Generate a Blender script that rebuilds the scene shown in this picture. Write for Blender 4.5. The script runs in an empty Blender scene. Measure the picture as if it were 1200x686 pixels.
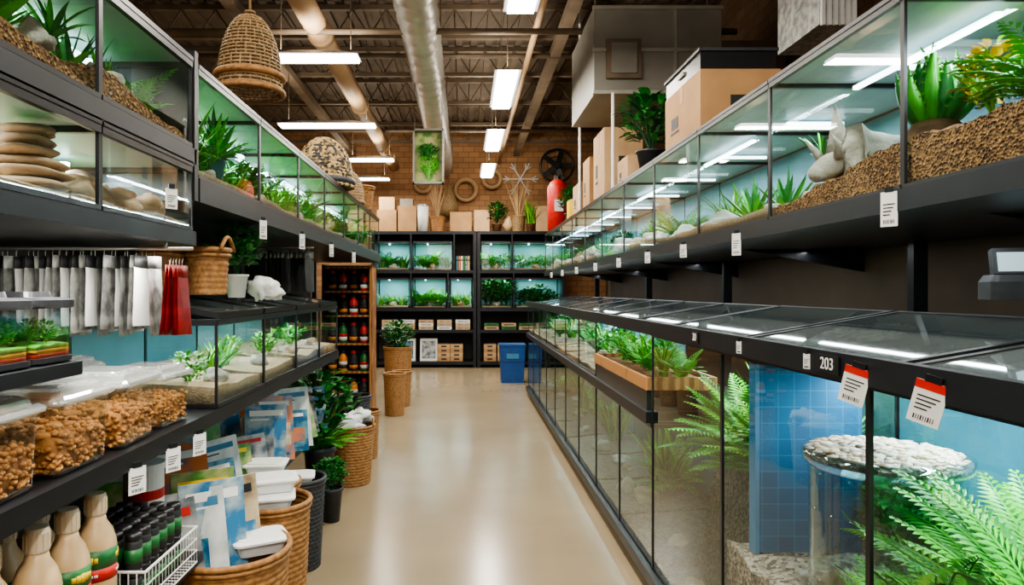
import bpy, math, random
from mathutils import Vector, Matrix, noise, Euler
R=random.Random(11)
S=bpy.context.scene
COL=S.collection
pi=math.pi
try: S.view_settings.look='AgX - Medium High Contrast'
except Exception as e: print('look',e)
# ------------------------------------------------------------ materials
def M(name,c1,c2=None,scale=20,rough=.5,metal=0,bump=0,bscale=None,emit=None,es=0,kind='noise',contrast=.25,coat=0):
    m=bpy.data.materials.new(name); m.use_nodes=True
    n=m.node_tree.nodes; l=m.node_tree.links; b=n['Principled BSDF']
    b.inputs['Roughness'].default_value=rough; b.inputs['Metallic'].default_value=metal
    if coat: b.inputs['Coat Weight'].default_value=coat
    if c2 is None: c2=tuple(c*.8 for c in c1)
    tc=n.new('ShaderNodeTexCoord')
    if kind=='voronoi':
        t=n.new('ShaderNodeTexVoronoi'); out=t.outputs['Color']; t.inputs['Scale'].default_value=scale
        sp=n.new('ShaderNodeSeparateColor'); l.new(out,sp.inputs[0]); out=sp.outputs[0]
        h=t.outputs['Distance']
    elif kind=='wave':
        t=n.new('ShaderNodeTexWave'); t.inputs['Scale'].default_value=scale; t.inputs['Distortion'].default_value=3; out=t.outputs['Fac']; h=out
    else:
        t=n.new('ShaderNodeTexNoise'); t.inputs['Scale'].default_value=scale; t.inputs['Detail'].default_value=4; out=t.outputs['Fac']; h=out
    l.new(tc.outputs['Object'],t.inputs['Vector'])
    r=n.new('ShaderNodeValToRGB'); r.color_ramp.elements[0].position=.5-contrast; r.color_ramp.elements[1].position=.5+contrast
    r.color_ramp.elements[0].color=(*c2,1); r.color_ramp.elements[1].color=(*c1,1)
    l.new(out,r.inputs[0]); l.new(r.outputs[0],b.inputs['Base Color'])
    if bump:
        bp=n.new('ShaderNodeBump'); bp.inputs['Strength'].default_value=bump; bp.inputs['Distance'].default_value=.01
        if bscale:
            t2=n.new('ShaderNodeTexNoise'); t2.inputs['Scale'].default_value=bscale; l.new(tc.outputs['Object'],t2.inputs['Vector']); h=t2.outputs['Fac']
        l.new(h,bp.inputs['Height']); l.new(bp.outputs[0],b.inputs['Normal'])
    if emit:
        b.inputs['Emission Color'].default_value=(*emit,1); b.inputs['Emission Strength'].default_value=es
    return m
def glassmat(name,tint,refl=.6,base=.035,rough=.01,pw=3.5,diff=0,dcol=(.5,.5,.5)):
    m=bpy.data.materials.new(name); m.use_nodes=True
    n=m.node_tree.nodes; l=m.node_tree.links; n.clear()
    o=n.new('ShaderNodeOutputMaterial'); mx=n.new('ShaderNodeMixShader'); t=n.new('ShaderNodeBsdfTransparent'); g=n.new('ShaderNodeBsdfGlossy')
    t.inputs[0].default_value=(*tint,1); g.inputs['Roughness'].default_value=rough; g.inputs[0].default_value=(.95,1,1,1)
    lw=n.new('ShaderNodeLayerWeight'); lw.inputs[0].default_value=.5
    p=n.new('ShaderNodeMath'); p.operation='POWER'; p.inputs[1].default_value=pw; l.new(lw.outputs['Facing'],p.inputs[0])
    q=n.new('ShaderNodeMath'); q.operation='MULTIPLY_ADD'; q.inputs[1].default_value=refl; q.inputs[2].default_value=base; l.new(p.outputs[0],q.inputs[0])
    l.new(q.outputs[0],mx.inputs[0]); l.new(mx.outputs[0],o.inputs[0]); l.new(g.outputs[0],mx.inputs[2])
    if diff:
        d=n.new('ShaderNodeBsdfDiffuse'); d.inputs[0].default_value=(*dcol,1); m2=n.new('ShaderNodeMixShader'); m2.inputs[0].default_value=diff
        l.new(t.outputs[0],m2.inputs[1]); l.new(d.outputs[0],m2.inputs[2]); l.new(m2.outputs[0],mx.inputs[1])
    else: l.new(t.outputs[0],mx.inputs[1])
    return m
def brickmat(name,c1,c2,mortar,scale,plane):
    m=bpy.data.materials.new(name); m.use_nodes=True
    n=m.node_tree.nodes; l=m.node_tree.links; b=n['Principled BSDF']; b.inputs['Roughness'].default_value=.85
    tc=n.new('ShaderNodeTexCoord'); s=n.new('ShaderNodeSeparateXYZ'); c=n.new('ShaderNodeCombineXYZ')
    l.new(tc.outputs['Object'],s.inputs[0]); l.new(s.outputs[0 if plane=='x' else 1],c.inputs[0]); l.new(s.outputs[2],c.inputs[1])
    k=n.new('ShaderNodeTexBrick'); k.inputs['Scale'].default_value=scale; k.inputs['Color1'].default_value=(*c1,1); k.inputs['Color2'].default_value=(*c2,1); k.inputs['Mortar'].default_value=(*mortar,1)
    k.inputs['Mortar Size'].default_value=.015
    l.new(c.outputs[0],k.inputs['Vector']); l.new(k.outputs['Color'],b.inputs['Base Color'])
    return m
BLACK=M('black_metal',(.016,.018,.022),(.010,.011,.014),rough=.38,metal=.3,scale=8)
BLACKP=M('black_plastic',(.016,.016,.018),(.011,.011,.013),rough=.3)
HOODPALE=M('bright_hood_panel',(.32,.42,.45),(.24,.33,.37),rough=.35,scale=4)  # pale panel added so the underside of the black hood looks brighter
GLASS=glassmat('clear_glass',(.89,.955,.965))
GLASSD=glassmat('murky_glass',(.60,.72,.71),refl=.6,base=.05,pw=3)
DISHG=glassmat('thick_glass',(.66,.80,.82),refl=.8,base=.12,pw=2)
LIDG=glassmat('lid_glass',(.62,.74,.76),refl=.65,base=.18,pw=1.8,rough=.03,diff=.30,dcol=(.40,.48,.48))  # grey diffuse share stands in for reflections of the lit tanks
PLAST=glassmat('clear_plastic',(.95,.97,.97),refl=.6,base=.08,rough=.04,pw=2.5)
LIDP=glassmat('frosted_lid_plastic',(.87,.90,.90),refl=.6,base=.16,rough=.06,diff=.34,dcol=(.8,.82,.82),pw=2.5)
TEAL=M('teal_backing',(.045,.21,.27),(.022,.12,.17),scale=3,rough=.4)
TEALL=M('pale_teal_backing',(.19,.36,.41),(.11,.25,.29),scale=3,rough=.4)
SMOKE=M('smoky_backing',(.08,.15,.15),(.04,.09,.09),scale=2,rough=.35)
SAND=M('sand_bed',(.52,.38,.23),(.31,.21,.12),scale=60,rough=.9,bump=.6,bscale=150)
SOIL=M('coarse_soil',(.36,.19,.07),(.08,.035,.014),scale=120,rough=.95,bump=1,kind='voronoi',contrast=.45)
GRAV=M('gravel_bed',(.40,.33,.25),(.09,.07,.055),scale=75,rough=.85,bump=.8,kind='voronoi',contrast=.4)
DGRAV=M('dark_gravel_bed',(.15,.125,.09),(.03,.027,.02),scale=75,rough=.85,bump=.8,kind='voronoi',contrast=.4)
PEB=M('pale_pebble',(.60,.53,.44),(.26,.21,.17),scale=30,rough=.7)
STONE=M('tan_stone',(.52,.37,.23),(.26,.17,.10),scale=9,rough=.85,bump=.5,bscale=40)
GSTONE=M('grey_stone',(.48,.45,.38),(.24,.22,.18),scale=20,rough=.9,bump=.6,bscale=60)
G1=M('bright_leaf',(.09,.50,.02),(.025,.25,.012),scale=12,rough=.45)
G2=M('mid_leaf',(.03,.28,.03),(.01,.11,.015),scale=12,rough=.45)
G3=M('dark_leaf',(.015,.10,.025),(.006,.04,.012),scale=12,rough=.45)
G4=M('lime_leaf',(.28,.60,.03),(.13,.36,.02),scale=12,rough=.45)
YEL=M('yellow_leaf',(.95,.66,.01),(.75,.45,.02),scale=12,rough=.5)
WICK=M('honey_wicker',(.42,.205,.065),(.17,.07,.02),scale=45,rough=.6,bump=.3)
WICKD=M('dark_wicker',(.05,.05,.055),(.015,.015,.017),scale=45,rough=.55,bump=.3)
WICKG=M('golden_wicker',(.40,.26,.12),(.13,.075,.03),scale=45,rough=.6,bump=.3)
SPECK=M('speckled_weave',(.48,.32,.12),(.015,.013,.012),scale=50,rough=.6,kind='voronoi',contrast=.2)
CARD=M('cardboard',(.47,.27,.12),(.36,.20,.09),scale=6,rough=.85)
CARDL=M('pale_cardboard',(.56,.37,.20),(.45,.28,.15),scale=6,rough=.85)
WOOD=M('oiled_wood',(.42,.19,.06),(.2,.08,.025),scale=6,rough=.5,kind='wave')
WHITE=M('white_plastic',(.80,.80,.78),(.72,.72,.70),rough=.4)
PAPER=M('white_paper',(.80,.80,.77),(.72,.72,.69),rough=.7)
RED=M('red_print',(.62,.02,.012),(.42,.012,.01),rough=.45)
DRED=M('dark_red_film',(.30,.008,.006),(.10,.004,.004),rough=.4,scale=30)
INK=M('black_ink',(.02,.02,.02),(.015,.015,.015),rough=.6)
TERRA=M('brown_pot',(.26,.13,.06),(.12,.055,.025),rough=.8,bump=.4,bscale=40)
POTD=M('dark_pot',(.04,.045,.05),(.02,.022,.025),rough=.5)
TEALPOT=M('teal_pot',(.03,.20,.20),(.02,.12,.13),rough=.4)
EMIT=M('lamp_glow',(1,1,1),(1,1,1),emit=(1,.98,.93),es=10)
EMITC=M('tank_lamp_glow',(1,1,1),(1,1,1),emit=(.88,.98,1),es=7)
SCREEN=M('lit_screen',(.3,.4,.42),(.25,.33,.36),emit=(.6,.8,.85),es=.6)
STEEL=M('galvanised_steel',(.60,.58,.53),(.43,.41,.36),scale=5,rough=.32,metal=.5)
PIPE=M('tan_painted_pipe',(.48,.31,.165),(.38,.24,.13),scale=5,rough=.5)
TRUSS=M('brown_steel',(.20,.145,.095),(.12,.085,.055),scale=5,rough=.6)
GREYB=M('grey_enamel',(.27,.255,.22),(.19,.18,.155),scale=3,rough=.5)
BLUE=M('blue_plastic',(.006,.07,.26),(.005,.045,.17),rough=.4)
ROPE=M('jute_rope',(.35,.22,.10),(.2,.12,.05),scale=90,rough=.9)
CREAM=M('cream_plastic',(.62,.44,.24),(.50,.34,.18),rough=.35)
CAPB=M('cream_cap',(.66,.55,.40),(.54,.43,.29),rough=.4)
LGREEN=M('green_print',(.02,.18,.04),(.015,.11,.03),rough=.4)
ORAN=M('orange_print',(.75,.25,.02),(.6,.17,.015),rough=.45)
LBLUE=M('blue_print',(.03,.15,.28),(.06,.21,.34),scale=9,rough=.5)
GREYP=M('silver_film',(.40,.40,.38),(.09,.09,.088),scale=22,rough=.3,metal=.35,contrast=.15)
GREYQ=M('pale_film',(.56,.56,.52),(.22,.22,.21),scale=22,rough=.35,contrast=.15)
COOKIE=M('dry_treats',(.62,.30,.09),(.32,.13,.04),scale=25,rough=.85,bump=.5,bscale=60)
COV=[M('ocean_cover',(.04,.18,.34),(.38,.46,.46),scale=10,rough=.25,contrast=.08),M('reef_cover',(.01,.08,.18),(.10,.30,.34),scale=14,rough=.25,contrast=.1),
 M('grey_cover',(.42,.43,.42),(.08,.10,.12),scale=10,rough=.25,contrast=.1),M('sunset_cover',(.58,.18,.05),(.05,.13,.22),scale=9,rough=.25,contrast=.08),
 M('meadow_cover',(.06,.22,.03),(.40,.40,.18),scale=10,rough=.25,contrast=.1),M('sand_cover',(.58,.46,.30),(.22,.15,.09),scale=10,rough=.25,contrast=.1),
 M('pale_cover',(.70,.71,.68),(.36,.42,.42),scale=9,rough=.3,contrast=.12)]
COVN=['blue-and-white','deep blue','grey','orange-and-blue','green','sandy beige','white']
TILE=brickmat('blue_tile',(.004,.075,.165),(.006,.10,.205),(.022,.16,.27),1,'x')
k=TILE.node_tree.nodes['Brick Texture']; k.offset=0; k.inputs['Scale'].default_value=1; k.inputs['Brick Width'].default_value=.055; k.inputs['Row Height'].default_value=.055; k.inputs['Mortar Size'].default_value=.0014
# ------------------------------------------------------------ mesh builder
class MB:
    def __init__(s): s.v=[];s.f=[];s.mi=[];s.m=[]
    def idx(s,mat):
        if mat not in s.m: s.m.append(mat)
        return s.m.index(mat)
    def add(s,vs,fs,mat):
        o=len(s.v); s.v+= [tuple(v) for v in vs]; i=s.idx(mat)
        for f in fs: s.f.append([o+k for k in f]); s.mi.append(i)
        return s
    def box(s,c,sz,mat,rot=None,taper=1):
        x,y,z=sz[0]/2,sz[1]/2,sz[2]/2
        vs=[Vector((a*x*(taper if d>0 else 1),b*y*(taper if d>0 else 1),d*z)) for d in(-1,1) for b in(-1,1) for a in(-1,1)]
        if rot: e=Euler(rot).to_matrix(); vs=[e@v for v in vs]
        vs=[v+Vector(c) for v in vs]
        return s.add(vs,[(0,2,3,1),(4,5,7,6),(0,1,5,4),(2,6,7,3),(0,4,6,2),(1,3,7,5)],mat)
    def bb(s,x0,x1,y0,y1,z0,z1,mat): return s.box(((x0+x1)/2,(y0+y1)/2,(z0+z1)/2),(abs(x1-x0),abs(y1-y0),abs(z1-z0)),mat)
    def rr(s,prof,rad,mat,capb=True,capt=True):
        vs=[];fs=[];cs=5;n=4*(cs+1)
        for w,l,z in prof:
            r=min(rad,w*.49,l*.49)
            for q,(sx,sy) in enumerate(((1,1),(-1,1),(-1,-1),(1,-1))):
                for k in range(cs+1):
                    a=q*pi/2+k*pi/2/cs; vs.append((sx*(w/2-r)+r*math.cos(a),sy*(l/2-r)+r*math.sin(a),z))
        for j in range(len(prof)-1):
            for i in range(n): fs.append((j*n+i,j*n+(i+1)%n,(j+1)*n+(i+1)%n,(j+1)*n+i))
        if capb: fs.append(tuple(range(n-1,-1,-1)))
        if capt: fs.append(tuple((len(prof)-1)*n+i for i in range(n)))
        return s.add(vs,fs,mat)
    def lathe(s,prof,mat,seg=24,c=(0,0,0),sx=1,sy=1):
        vs=[];fs=[]
        for r,z in prof:
            for i in range(seg):
                a=2*pi*i/seg; vs.append((c[0]+r*sx*math.cos(a),c[1]+r*sy*math.sin(a),c[2]+z))
        for j in range(len(prof)-1):
            for i in range(seg):
                fs.append((j*seg+i,j*seg+(i+1)%seg,(j+1)*seg+(i+1)%seg,(j+1)*seg+i))
        if prof[0][0]>1e-4: fs.append(tuple(range(seg-1,-1,-1)))
        if prof[-1][0]>1e-4: fs.append(tuple((len(prof)-1)*seg+i for i in range(seg)))
        return s.add(vs,fs,mat)
    def tube(s,pts,r,mat,seg=8):
        pts=[Vector(p) for p in pts]; n=len(pts)
        if not isinstance(r,(list,tuple)): r=[r]*n
        vs=[];fs=[]
        for k,p in enumerate(pts):
            d=(pts[min(k+1,n-1)]-pts[max(k-1,0)]).normalized()
            u=d.cross(Vector((0,0,1)) if abs(d.z)<.95 else Vector((1,0,0))).normalized(); w=d.cross(u)
            for i in range(seg):
                a=2*pi*i/seg; vs.append(p+(u*math.cos(a)+w*math.sin(a))*r[k])
        for k in range(n-1):
            for i in range(seg): fs.append((k*seg+i,k*seg+(i+1)%seg,(k+1)*seg+(i+1)%seg,(k+1)*seg+i))
        fs.append(tuple(range(seg-1,-1,-1))); fs.append(tuple((n-1)*seg+i for i in range(seg)))
        return s.add(vs,fs,mat)
    def torus(s,r,t,z,mat,seg=36,c=(0,0)):
        vs=[];fs=[]
        for i in range(seg):
            a=2*pi*i/seg
            for j in range(8):
                b=2*pi*j/8; q=r+t*math.cos(b); vs.append((c[0]+q*math.cos(a),c[1]+q*math.sin(a),z+t*math.sin(b)))
        for i in range(seg):
            for j in range(8): fs.append((i*8+j,((i+1)%seg)*8+j,((i+1)%seg)*8+(j+1)%8,i*8+(j+1)%8))
        return s.add(vs,fs,mat)
    def rock(s,c,sz,mat,seed=0,amp=.35,sub=2,freq=1.3):
        import bmesh
        bm=bmesh.new(); bmesh.ops.create_icosphere(bm,subdivisions=sub,radius=1)
        vs=[]
        for v in bm.verts:
            p=v.co; k=1+amp*noise.noise(p*freq+Vector((seed*3.1,seed*1.7,seed)))
            vs.append((c[0]+p.x*k*sz[0],c[1]+p.y*k*sz[1],c[2]+p.z*k*sz[2]))
        fs=[tuple(v.index for v in f.verts) for f in bm.faces]; bm.free()
        return s.add(vs,fs,mat)
    def bed(s,x0,x1,y0,y1,zf,mat,nx=8,ny=12,zb=0):
        vs=[];fs=[]
        for j in range(ny+1):
            for i in range(nx+1):
                x=x0+(x1-x0)*i/nx; y=y0+(y1-y0)*j/ny; vs.append((x,y,zf(x,y)))
        w=nx+1
        for j in range(ny):
            for i in range(nx): fs.append((j*w+i,j*w+i+1,(j+1)*w+i+1,(j+1)*w+i))
        ring=[i for i in range(w)]+[j*w+nx for j in range(1,ny+1)]+[ny*w+i for i in range(nx-1,-1,-1)]+[j*w for j in range(ny-1,0,-1)]
        o=len(vs); n=len(ring)
        for k in ring: vs.append(vs[k])
        for k in ring: vs.append((vs[k][0],vs[k][1],zb))
        for k in range(n):
            k2=(k+1)%n; fs.append((o+k,o+n+k,o+n+k2,o+k2))
        fs.append(tuple(o+n+k for k in range(n-1,-1,-1)))
        return s.add(vs,fs,mat)
    def blade(s,b,az,L,w,lean,bend,mat,seg=5,fold=.3):
        vs=[];fs=[];p=Vector(b);ang=lean
        side=Vector((-math.sin(az),math.cos(az),0))
        for k in range(seg+1):
            t=k/seg; ww=w*(math.sin(pi*min(1,(t*.85+.15)))**.7) if k<seg else 0.0005
            d=Vector((math.cos(az)*math.sin(ang),math.sin(az)*math.sin(ang),math.cos(ang)))
            nrm=d.cross(side)
            vs+= [p-side*ww+nrm*ww*fold,p,p+side*ww+nrm*ww*fold]
            p=p+d*(L/seg); ang+=bend/seg
        for k in range(seg):
            fs+=[(k*3,k*3+1,k*3+4,k*3+3),(k*3+1,k*3+2,k*3+5,k*3+4)]
        return s.add(vs,fs,mat)
    def mesh(s,name,smooth=False):
        me=bpy.data.meshes.new(name); me.from_pydata(s.v,[],s.f)
        for m in s.m: me.materials.append(m)
        me.polygons.foreach_set('material_index',s.mi)
        if smooth: me.polygons.foreach_set('use_smooth',[True]*len(s.f))
        me.update(); return me
    def obj(s,name,parent=None,loc=(0,0,0),rot=(0,0,0),smooth=False,**kw):
        return mk(name,s.mesh(name,smooth),parent,loc,rot,**kw)
def mk(name,data,parent=None,loc=(0,0,0),rot=(0,0,0),scale=1,label=None,cat=None,group=None,kind=None):
    o=bpy.data.objects.new(name,data); COL.objects.link(o); o.location=loc; o.rotation_euler=rot
    o.scale=(scale,)*3 if not isinstance(scale,(tuple,list)) else scale
    if parent: o.parent=parent
    if label: o['label']=label
    if cat: o['category']=cat
    if group: o['group']=group
    if kind: o['kind']=kind
    return o
def top(name,label,cat,loc=(0,0,0),rot=(0,0,0),group=None,scale=1):
    return mk(name,None,None,loc,rot,scale,label,cat,group)
def dup(o,loc,rot=None,scale=None,label=None):
    n=o.copy(); COL.objects.link(n); n.location=loc
    if rot is not None: n.rotation_euler=rot
    if scale is not None: n.scale=(scale,)*3
    if label: n['label']=label
    for c in o.children:
        q=c.copy(); COL.objects.link(q); q.parent=n
        for d in c.children:
            w=d.copy(); COL.objects.link(w); w.parent=q
    return n
def text(s,size,parent,loc,rot,mat,name='numerals'):
    c=bpy.data.curves.new(name,'FONT'); c.body=s; c.size=size; c.extrude=.0006; c.align_x='CENTER'; c.align_y='CENTER'
    o=bpy.data.objects.new('tmp_text',c); COL.objects.link(o); bpy.context.view_layer.update()
    me=bpy.data.meshes.new_from_object(o.evaluated_get(bpy.context.evaluated_depsgraph_get())); me.name=name
    bpy.data.objects.remove(o); me.materials.clear(); me.materials.append(mat)
    return mk(name,me,parent,loc,rot)
# ------------------------------------------------------------ structure
def struct(name,x0,x1,y0,y1,z0,z1,mat):
    MB().bb(x0,x1,y0,y1,z0,z1,mat).obj(name,kind='structure')
FLOOR=M('polished_concrete',(.335,.262,.168),(.26,.20,.125),scale=1.2,rough=.20,bump=.03,bscale=3)
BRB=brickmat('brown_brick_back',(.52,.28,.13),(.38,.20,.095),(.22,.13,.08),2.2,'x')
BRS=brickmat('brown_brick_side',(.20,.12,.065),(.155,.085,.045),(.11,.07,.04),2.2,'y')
DECK=M('roof_deck',(.15,.11,.075),(.09,.065,.045),scale=3,rough=.8)
struct('floor',-6,3.1,-2,14.5,-.1,0,FLOOR)
struct('wall_back',-6,3.1,14.4,14.6,0,4.9,BRB)
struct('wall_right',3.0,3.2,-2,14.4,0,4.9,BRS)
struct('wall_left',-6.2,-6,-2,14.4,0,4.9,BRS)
struct('wall_front',-6,3.1,-2.2,-2,0,4.9,BRS)
mb=MB(); mb.bb(-6,3.1,-2,14.5,4.9,5,DECK)
for i in range(46): x=-5.9+i*.2; mb.bb(x,x+.09,-2,14.4,4.86,4.9,DECK)
mb.obj('ceiling',kind='structure')
mb=MB()
mb.bb(-4.4,4.4,-.03,.03,.34,.40,TRUSS); mb.bb(-4.4,4.4,-.035,.035,0,.05,TRUSS)
for i in range(22):
    a=-4.4+i*.4; mb.tube([(a,0,.04),(a+.2,0,.35)],.010,TRUSS,6); mb.tube([(a+.2,0,.35),(a+.4,0,.04)],.010,TRUSS,6)
t0=mb.obj('roof_truss',loc=(-1.5,5.2,4.45),label='brown steel open-web truss under the roof deck',cat='beam',group='roof trusses')
for i in range(1,7): dup(t0,(-1.5,5.2+i*1.4,4.45))
mb=MB(); mb.bb(-.06,.06,-4.5,4.5,0,.10,TRUSS)
b0=mb.obj('ceiling_beam',loc=(-2.3,9.7,4.30),label='long brown steel beam running along the ceiling',cat='beam',group='ceiling beams')
dup(b0,(1.1,9.7,4.30))
d=top('spiral_air_duct','round galvanised steel air duct hung under the roof','duct',(-.42,9.6,4.05))
mb=MB(); prof=[]
for k in range(181):
    y=-4.5+9*k/180; prof.append((.19+(.010 if k%6==0 else 0),y))
mb.lathe(prof,STEEL,32); o=mb.obj('duct_body',d,rot=(pi/2,0,0),smooth=True)
for y in(-3,-.5,2,4): 
    for x in(-.2,.2): MB().tube([(x,y,0),(x,y,.35)],.008,TRUSS,6).obj('duct_hanger',d)
d=top('tan_service_pipe','thick tan painted pipe running below the trusses','pipe',(-1.42,9.4,4.05))
mb=MB(); mb.lathe([(.11,-4.6),(.11,4.6)],PIPE,24); mb.obj('pipe_body',d,rot=(pi/2,0,0),smooth=True)
for y in(-2.6,0,2.6): 
    mb=MB(); mb.lathe([(.125,-.05),(.125,.05)],PIPE,24); mb.obj('pipe_collar',d,loc=(0,y,0),rot=(pi/2,0,0),smooth=True)
MB().tube([(.75,5,4.2),(.75,14.39,4.2)],.035,PIPE,12).obj('sprinkler_pipe',label='thin tan sprinkler pipe along the ceiling',cat='pipe',smooth=True)
sp=MB().tube([(-4.5,8.2,4.32),(2.6,8.2,4.32)],.03,TRUSS,12).obj('conduit_pipe',label='thin steel conduit crossing the ceiling',cat='pipe',group='crossing conduits',smooth=True)
dup(sp,(0,-1.7,-.35)); dup(sp,(0,3.4,-.1))
d=top('air_handling_unit','large grey-beige metal air handling unit hung near the wall','air conditioner',(1.68,6.5,3.2))
mb=MB(); mb.box((0,0,.38),(1.1,1.2,.76),GREYB); mb.obj('casing',d)
MB().box((0,-.606,.38),(1.13,.03,.03),STEEL).box((0,-.606,.745),(1.13,.03,.03),STEEL).box((0,-.606,.015),(1.13,.03,.03),STEEL).box((.15,-.606,.38),(.02,.02,.72),STEEL).obj('seam_flange',d)
MB().box((.9,.1,.35),(.7,.8,.45),TRUSS).obj('supply_duct',d)
MB().box((-.30,-.62,.30),(.30,.03,.34),TRUSS).box((-.30,-.64,.30),(.22,.02,.26),GREYB).obj('access_panel',d)
for x in(-.5,.5): MB().tube([(x,-.4,.76),(x,-.4,1.25)],.012,TRUSS,6).obj('hanger_rod',d)
mb=MB()
for i in range(6): mb.box((-.09+i*.036,-.27,.8),(.02,.02,1.6),WHITE)
mb.box((0,0,.8),(.21,.52,1.58),GREYQ); mb.obj('ribbed_duct_box',loc=(2.16,4.2,3.03),label='white ribbed duct box mounted high by the wall',cat='duct')
def fixture(loc,L,along,mainlight=True,group='aisle ceiling lights',power=70):
    rot=(0,0,0) if along=='y' else (0,0,pi/2)
    d=top('fluorescent_light','white fluorescent strip light hanging over the aisle','ceiling light',loc,rot,group)
    MB().box((0,0,.04),(.26,L,.05),WHITE,taper=.5).obj('housing',d)
    MB().box((0,0,.005),(.20,L-.03,.022),EMIT).obj('lamp_tube',d)
    for y in(-L*.4,L*.4): MB().tube([(0,y,.06),(0,y,4.86-loc[2])],.004,TRUSS,5).obj('hanging_cable',d)
    for dz,rr,pw,nm in((-.02,0,power,'strip_lamp'),(.09,pi,power*.32,'added_uplight')):  # the upward light is added to lighten the roof
        li=bpy.data.lights.new(nm,'AREA'); li.shape='RECTANGLE'; li.size=.2; li.size_y=L; li.energy=pw; li.color=(1,.93,.81)
        o=bpy.data.objects.new(nm,li); COL.objects.link(o); o.location=(loc[0],loc[1],loc[2]+dz); o.rotation_euler=(0,rr,rot[2])
for y in(-.6,1.9,4.5,7.2,9.6,12.0): fixture((.43,y,3.6),1.35,'y',power=66)
for x,y,L in((-1.35,6.25,.8),(-1.75,8.8,1.25),(-1.5,11.1,.75),(-1.9,13,1.0),(-1.7,4.0,1.0),(-2.0,1.8,1.2)): fixture((x,y,3.62),L,'x',group='side ceiling lights',power=42)
def area(x,y,z,sx,sy,p,col,rot=(0,0,0)):  # serves tank lamps and added fill lights alike
    li=bpy.data.lights.new('tank_or_fill_light','AREA'); li.shape='RECTANGLE'; li.size=sx; li.size_y=sy; li.energy=p; li.color=col
    o=bpy.data.objects.new('tank_or_fill_light',li); COL.objects.link(o); o.location=(x,y,z); o.rotation_euler=rot
# ------------------------------------------------------------ tanks
def tank(w,d,h,s,loc,label,group,bed=.05,bedmat=SAND,back=TEAL,lid='flat',slant=.11,rot=(0,0,0),bedf=None,far=False,lamps=2,name='glass_aquarium',front=None):
    r=top(name,label,'aquarium',loc,rot,group)
    F=-s*d/2; B=s*d/2; hw=w/2-.004
    mb=MB(); t=.012
    for z,th in((t/2,t),(h-.010,.020)):
        mb.box((F,0,z),(t*1.3,2*hw,th),BLACKP)
        mb.box((0,-hw,z),(d,t,th),BLACKP); mb.box((0,hw,z),(d,t,th),BLACKP)
    for y in(-hw,hw): mb.box((F,y,h/2),(.009,.009,h),BLACKP)
    mb.box((B,-hw,h/2),(.009,.009,h),BLACKP)
    mb.box((0,0,.004),(d,2*hw,.008),BLACKP)
    mb.obj('tank_frame',r)
    mb=MB(); mb.add([(F,-hw,t),(F,hw,t),(F,hw,h-.02),(F,-hw,h-.02)],[(0,1,2,3)],front or GLASS); mb.obj('glass_front',r)
    mb=MB(); mb.add([(F,-hw,t),(B,-hw,t),(B,-hw,h-.02),(F,-hw,h-.02)],[(0,1,2,3)],GLASS); mb.obj('glass_side',r)
    if far: MB().add([(F,hw,t),(B,hw,t),(B,hw,h-.02),(F,hw,h-.02)],[(0,1,2,3)],GLASS).obj('glass_side',r)
    MB().box((B,0,h/2),(.01,2*hw-.02,h-.03),back).obj('back_panel',r)
    sd=R.random()*50
    f=bedf or (lambda x,y: bed*(1+.35*noise.noise(Vector((x*5,y*5,sd))))+bed*.6*(s*x/d+.3))
    xa,xb=(min(F,B)+.012,max(F,B)-.012)
    fine=bedmat is SOIL
    MB().bed(xa,xb,-hw+.01,hw-.01,f,bedmat,30 if fine else 12,44 if fine else 20,.009).obj('gravel_bed',r,smooth=not fine)
    if lid=='flat':
        MB().box((0,0,h+.006),(d+.02,2*hw,.014),BLACKP).box((0,0,h-.004),(d-.03,2*hw-.03,.005),HOODPALE).obj('hood',r)
        if lamps>1: MB().box((F+s*d*.42,0,h-.035),(.02,2*hw-.10,.014),EMITC).obj('lamp_strip',r)
        if lamps: MB().box((F+s*d*.62,hw*.3,h-.030),(d*.36,.020,.014),EMITC).obj('lamp_strip',r)
    else:
        a=math.atan2(slant,d); L=math.hypot(d,slant)
        g=mk('glass_lid',None,r,(F,0,h+.004))
        e=MB(); sg=s
        def P(u,y,z=0): return (sg*(u*math.cos(a)-z*math.sin(a)),y,u*math.sin(a)+z*math.cos(a))
        def bar(u0,u1,y0,y1,zh=.012):
            vs=[P(u,y,z) for z in(0,zh) for y in(y0,y1) for u in(u0,u1)]
            e.add(vs,[(0,2,3,1),(4,5,7,6),(0,1,5,4),(2,6,7,3),(0,4,6,2),(1,3,7,5)],BLACKP)
        yb=hw-.012
        bar(0,.022,-yb,yb,.022); bar(L-.022,L,-yb,yb,.022); bar(.022,L-.022,-yb,-yb+.022,.022); bar(.022,L-.022,yb-.022,yb,.022); bar(L*.62,L*.62+.012,-yb+.02,yb-.02,.018)
        e.obj('lid_frame',g)
        MB().add([P(.018,-yb+.016,.018),P(.018,yb-.016,.018),P(L-.018,yb-.016,.018),P(L-.018,-yb+.016,.018)],[(0,1,2,3)],LIDG).obj('lid_glass',g)
        MB().bb(B-.006,B+.006,-hw,hw,h,h+slant,BLACKP).obj('rear_riser',g,loc=(-F,0,-h-.004))
    return r
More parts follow.
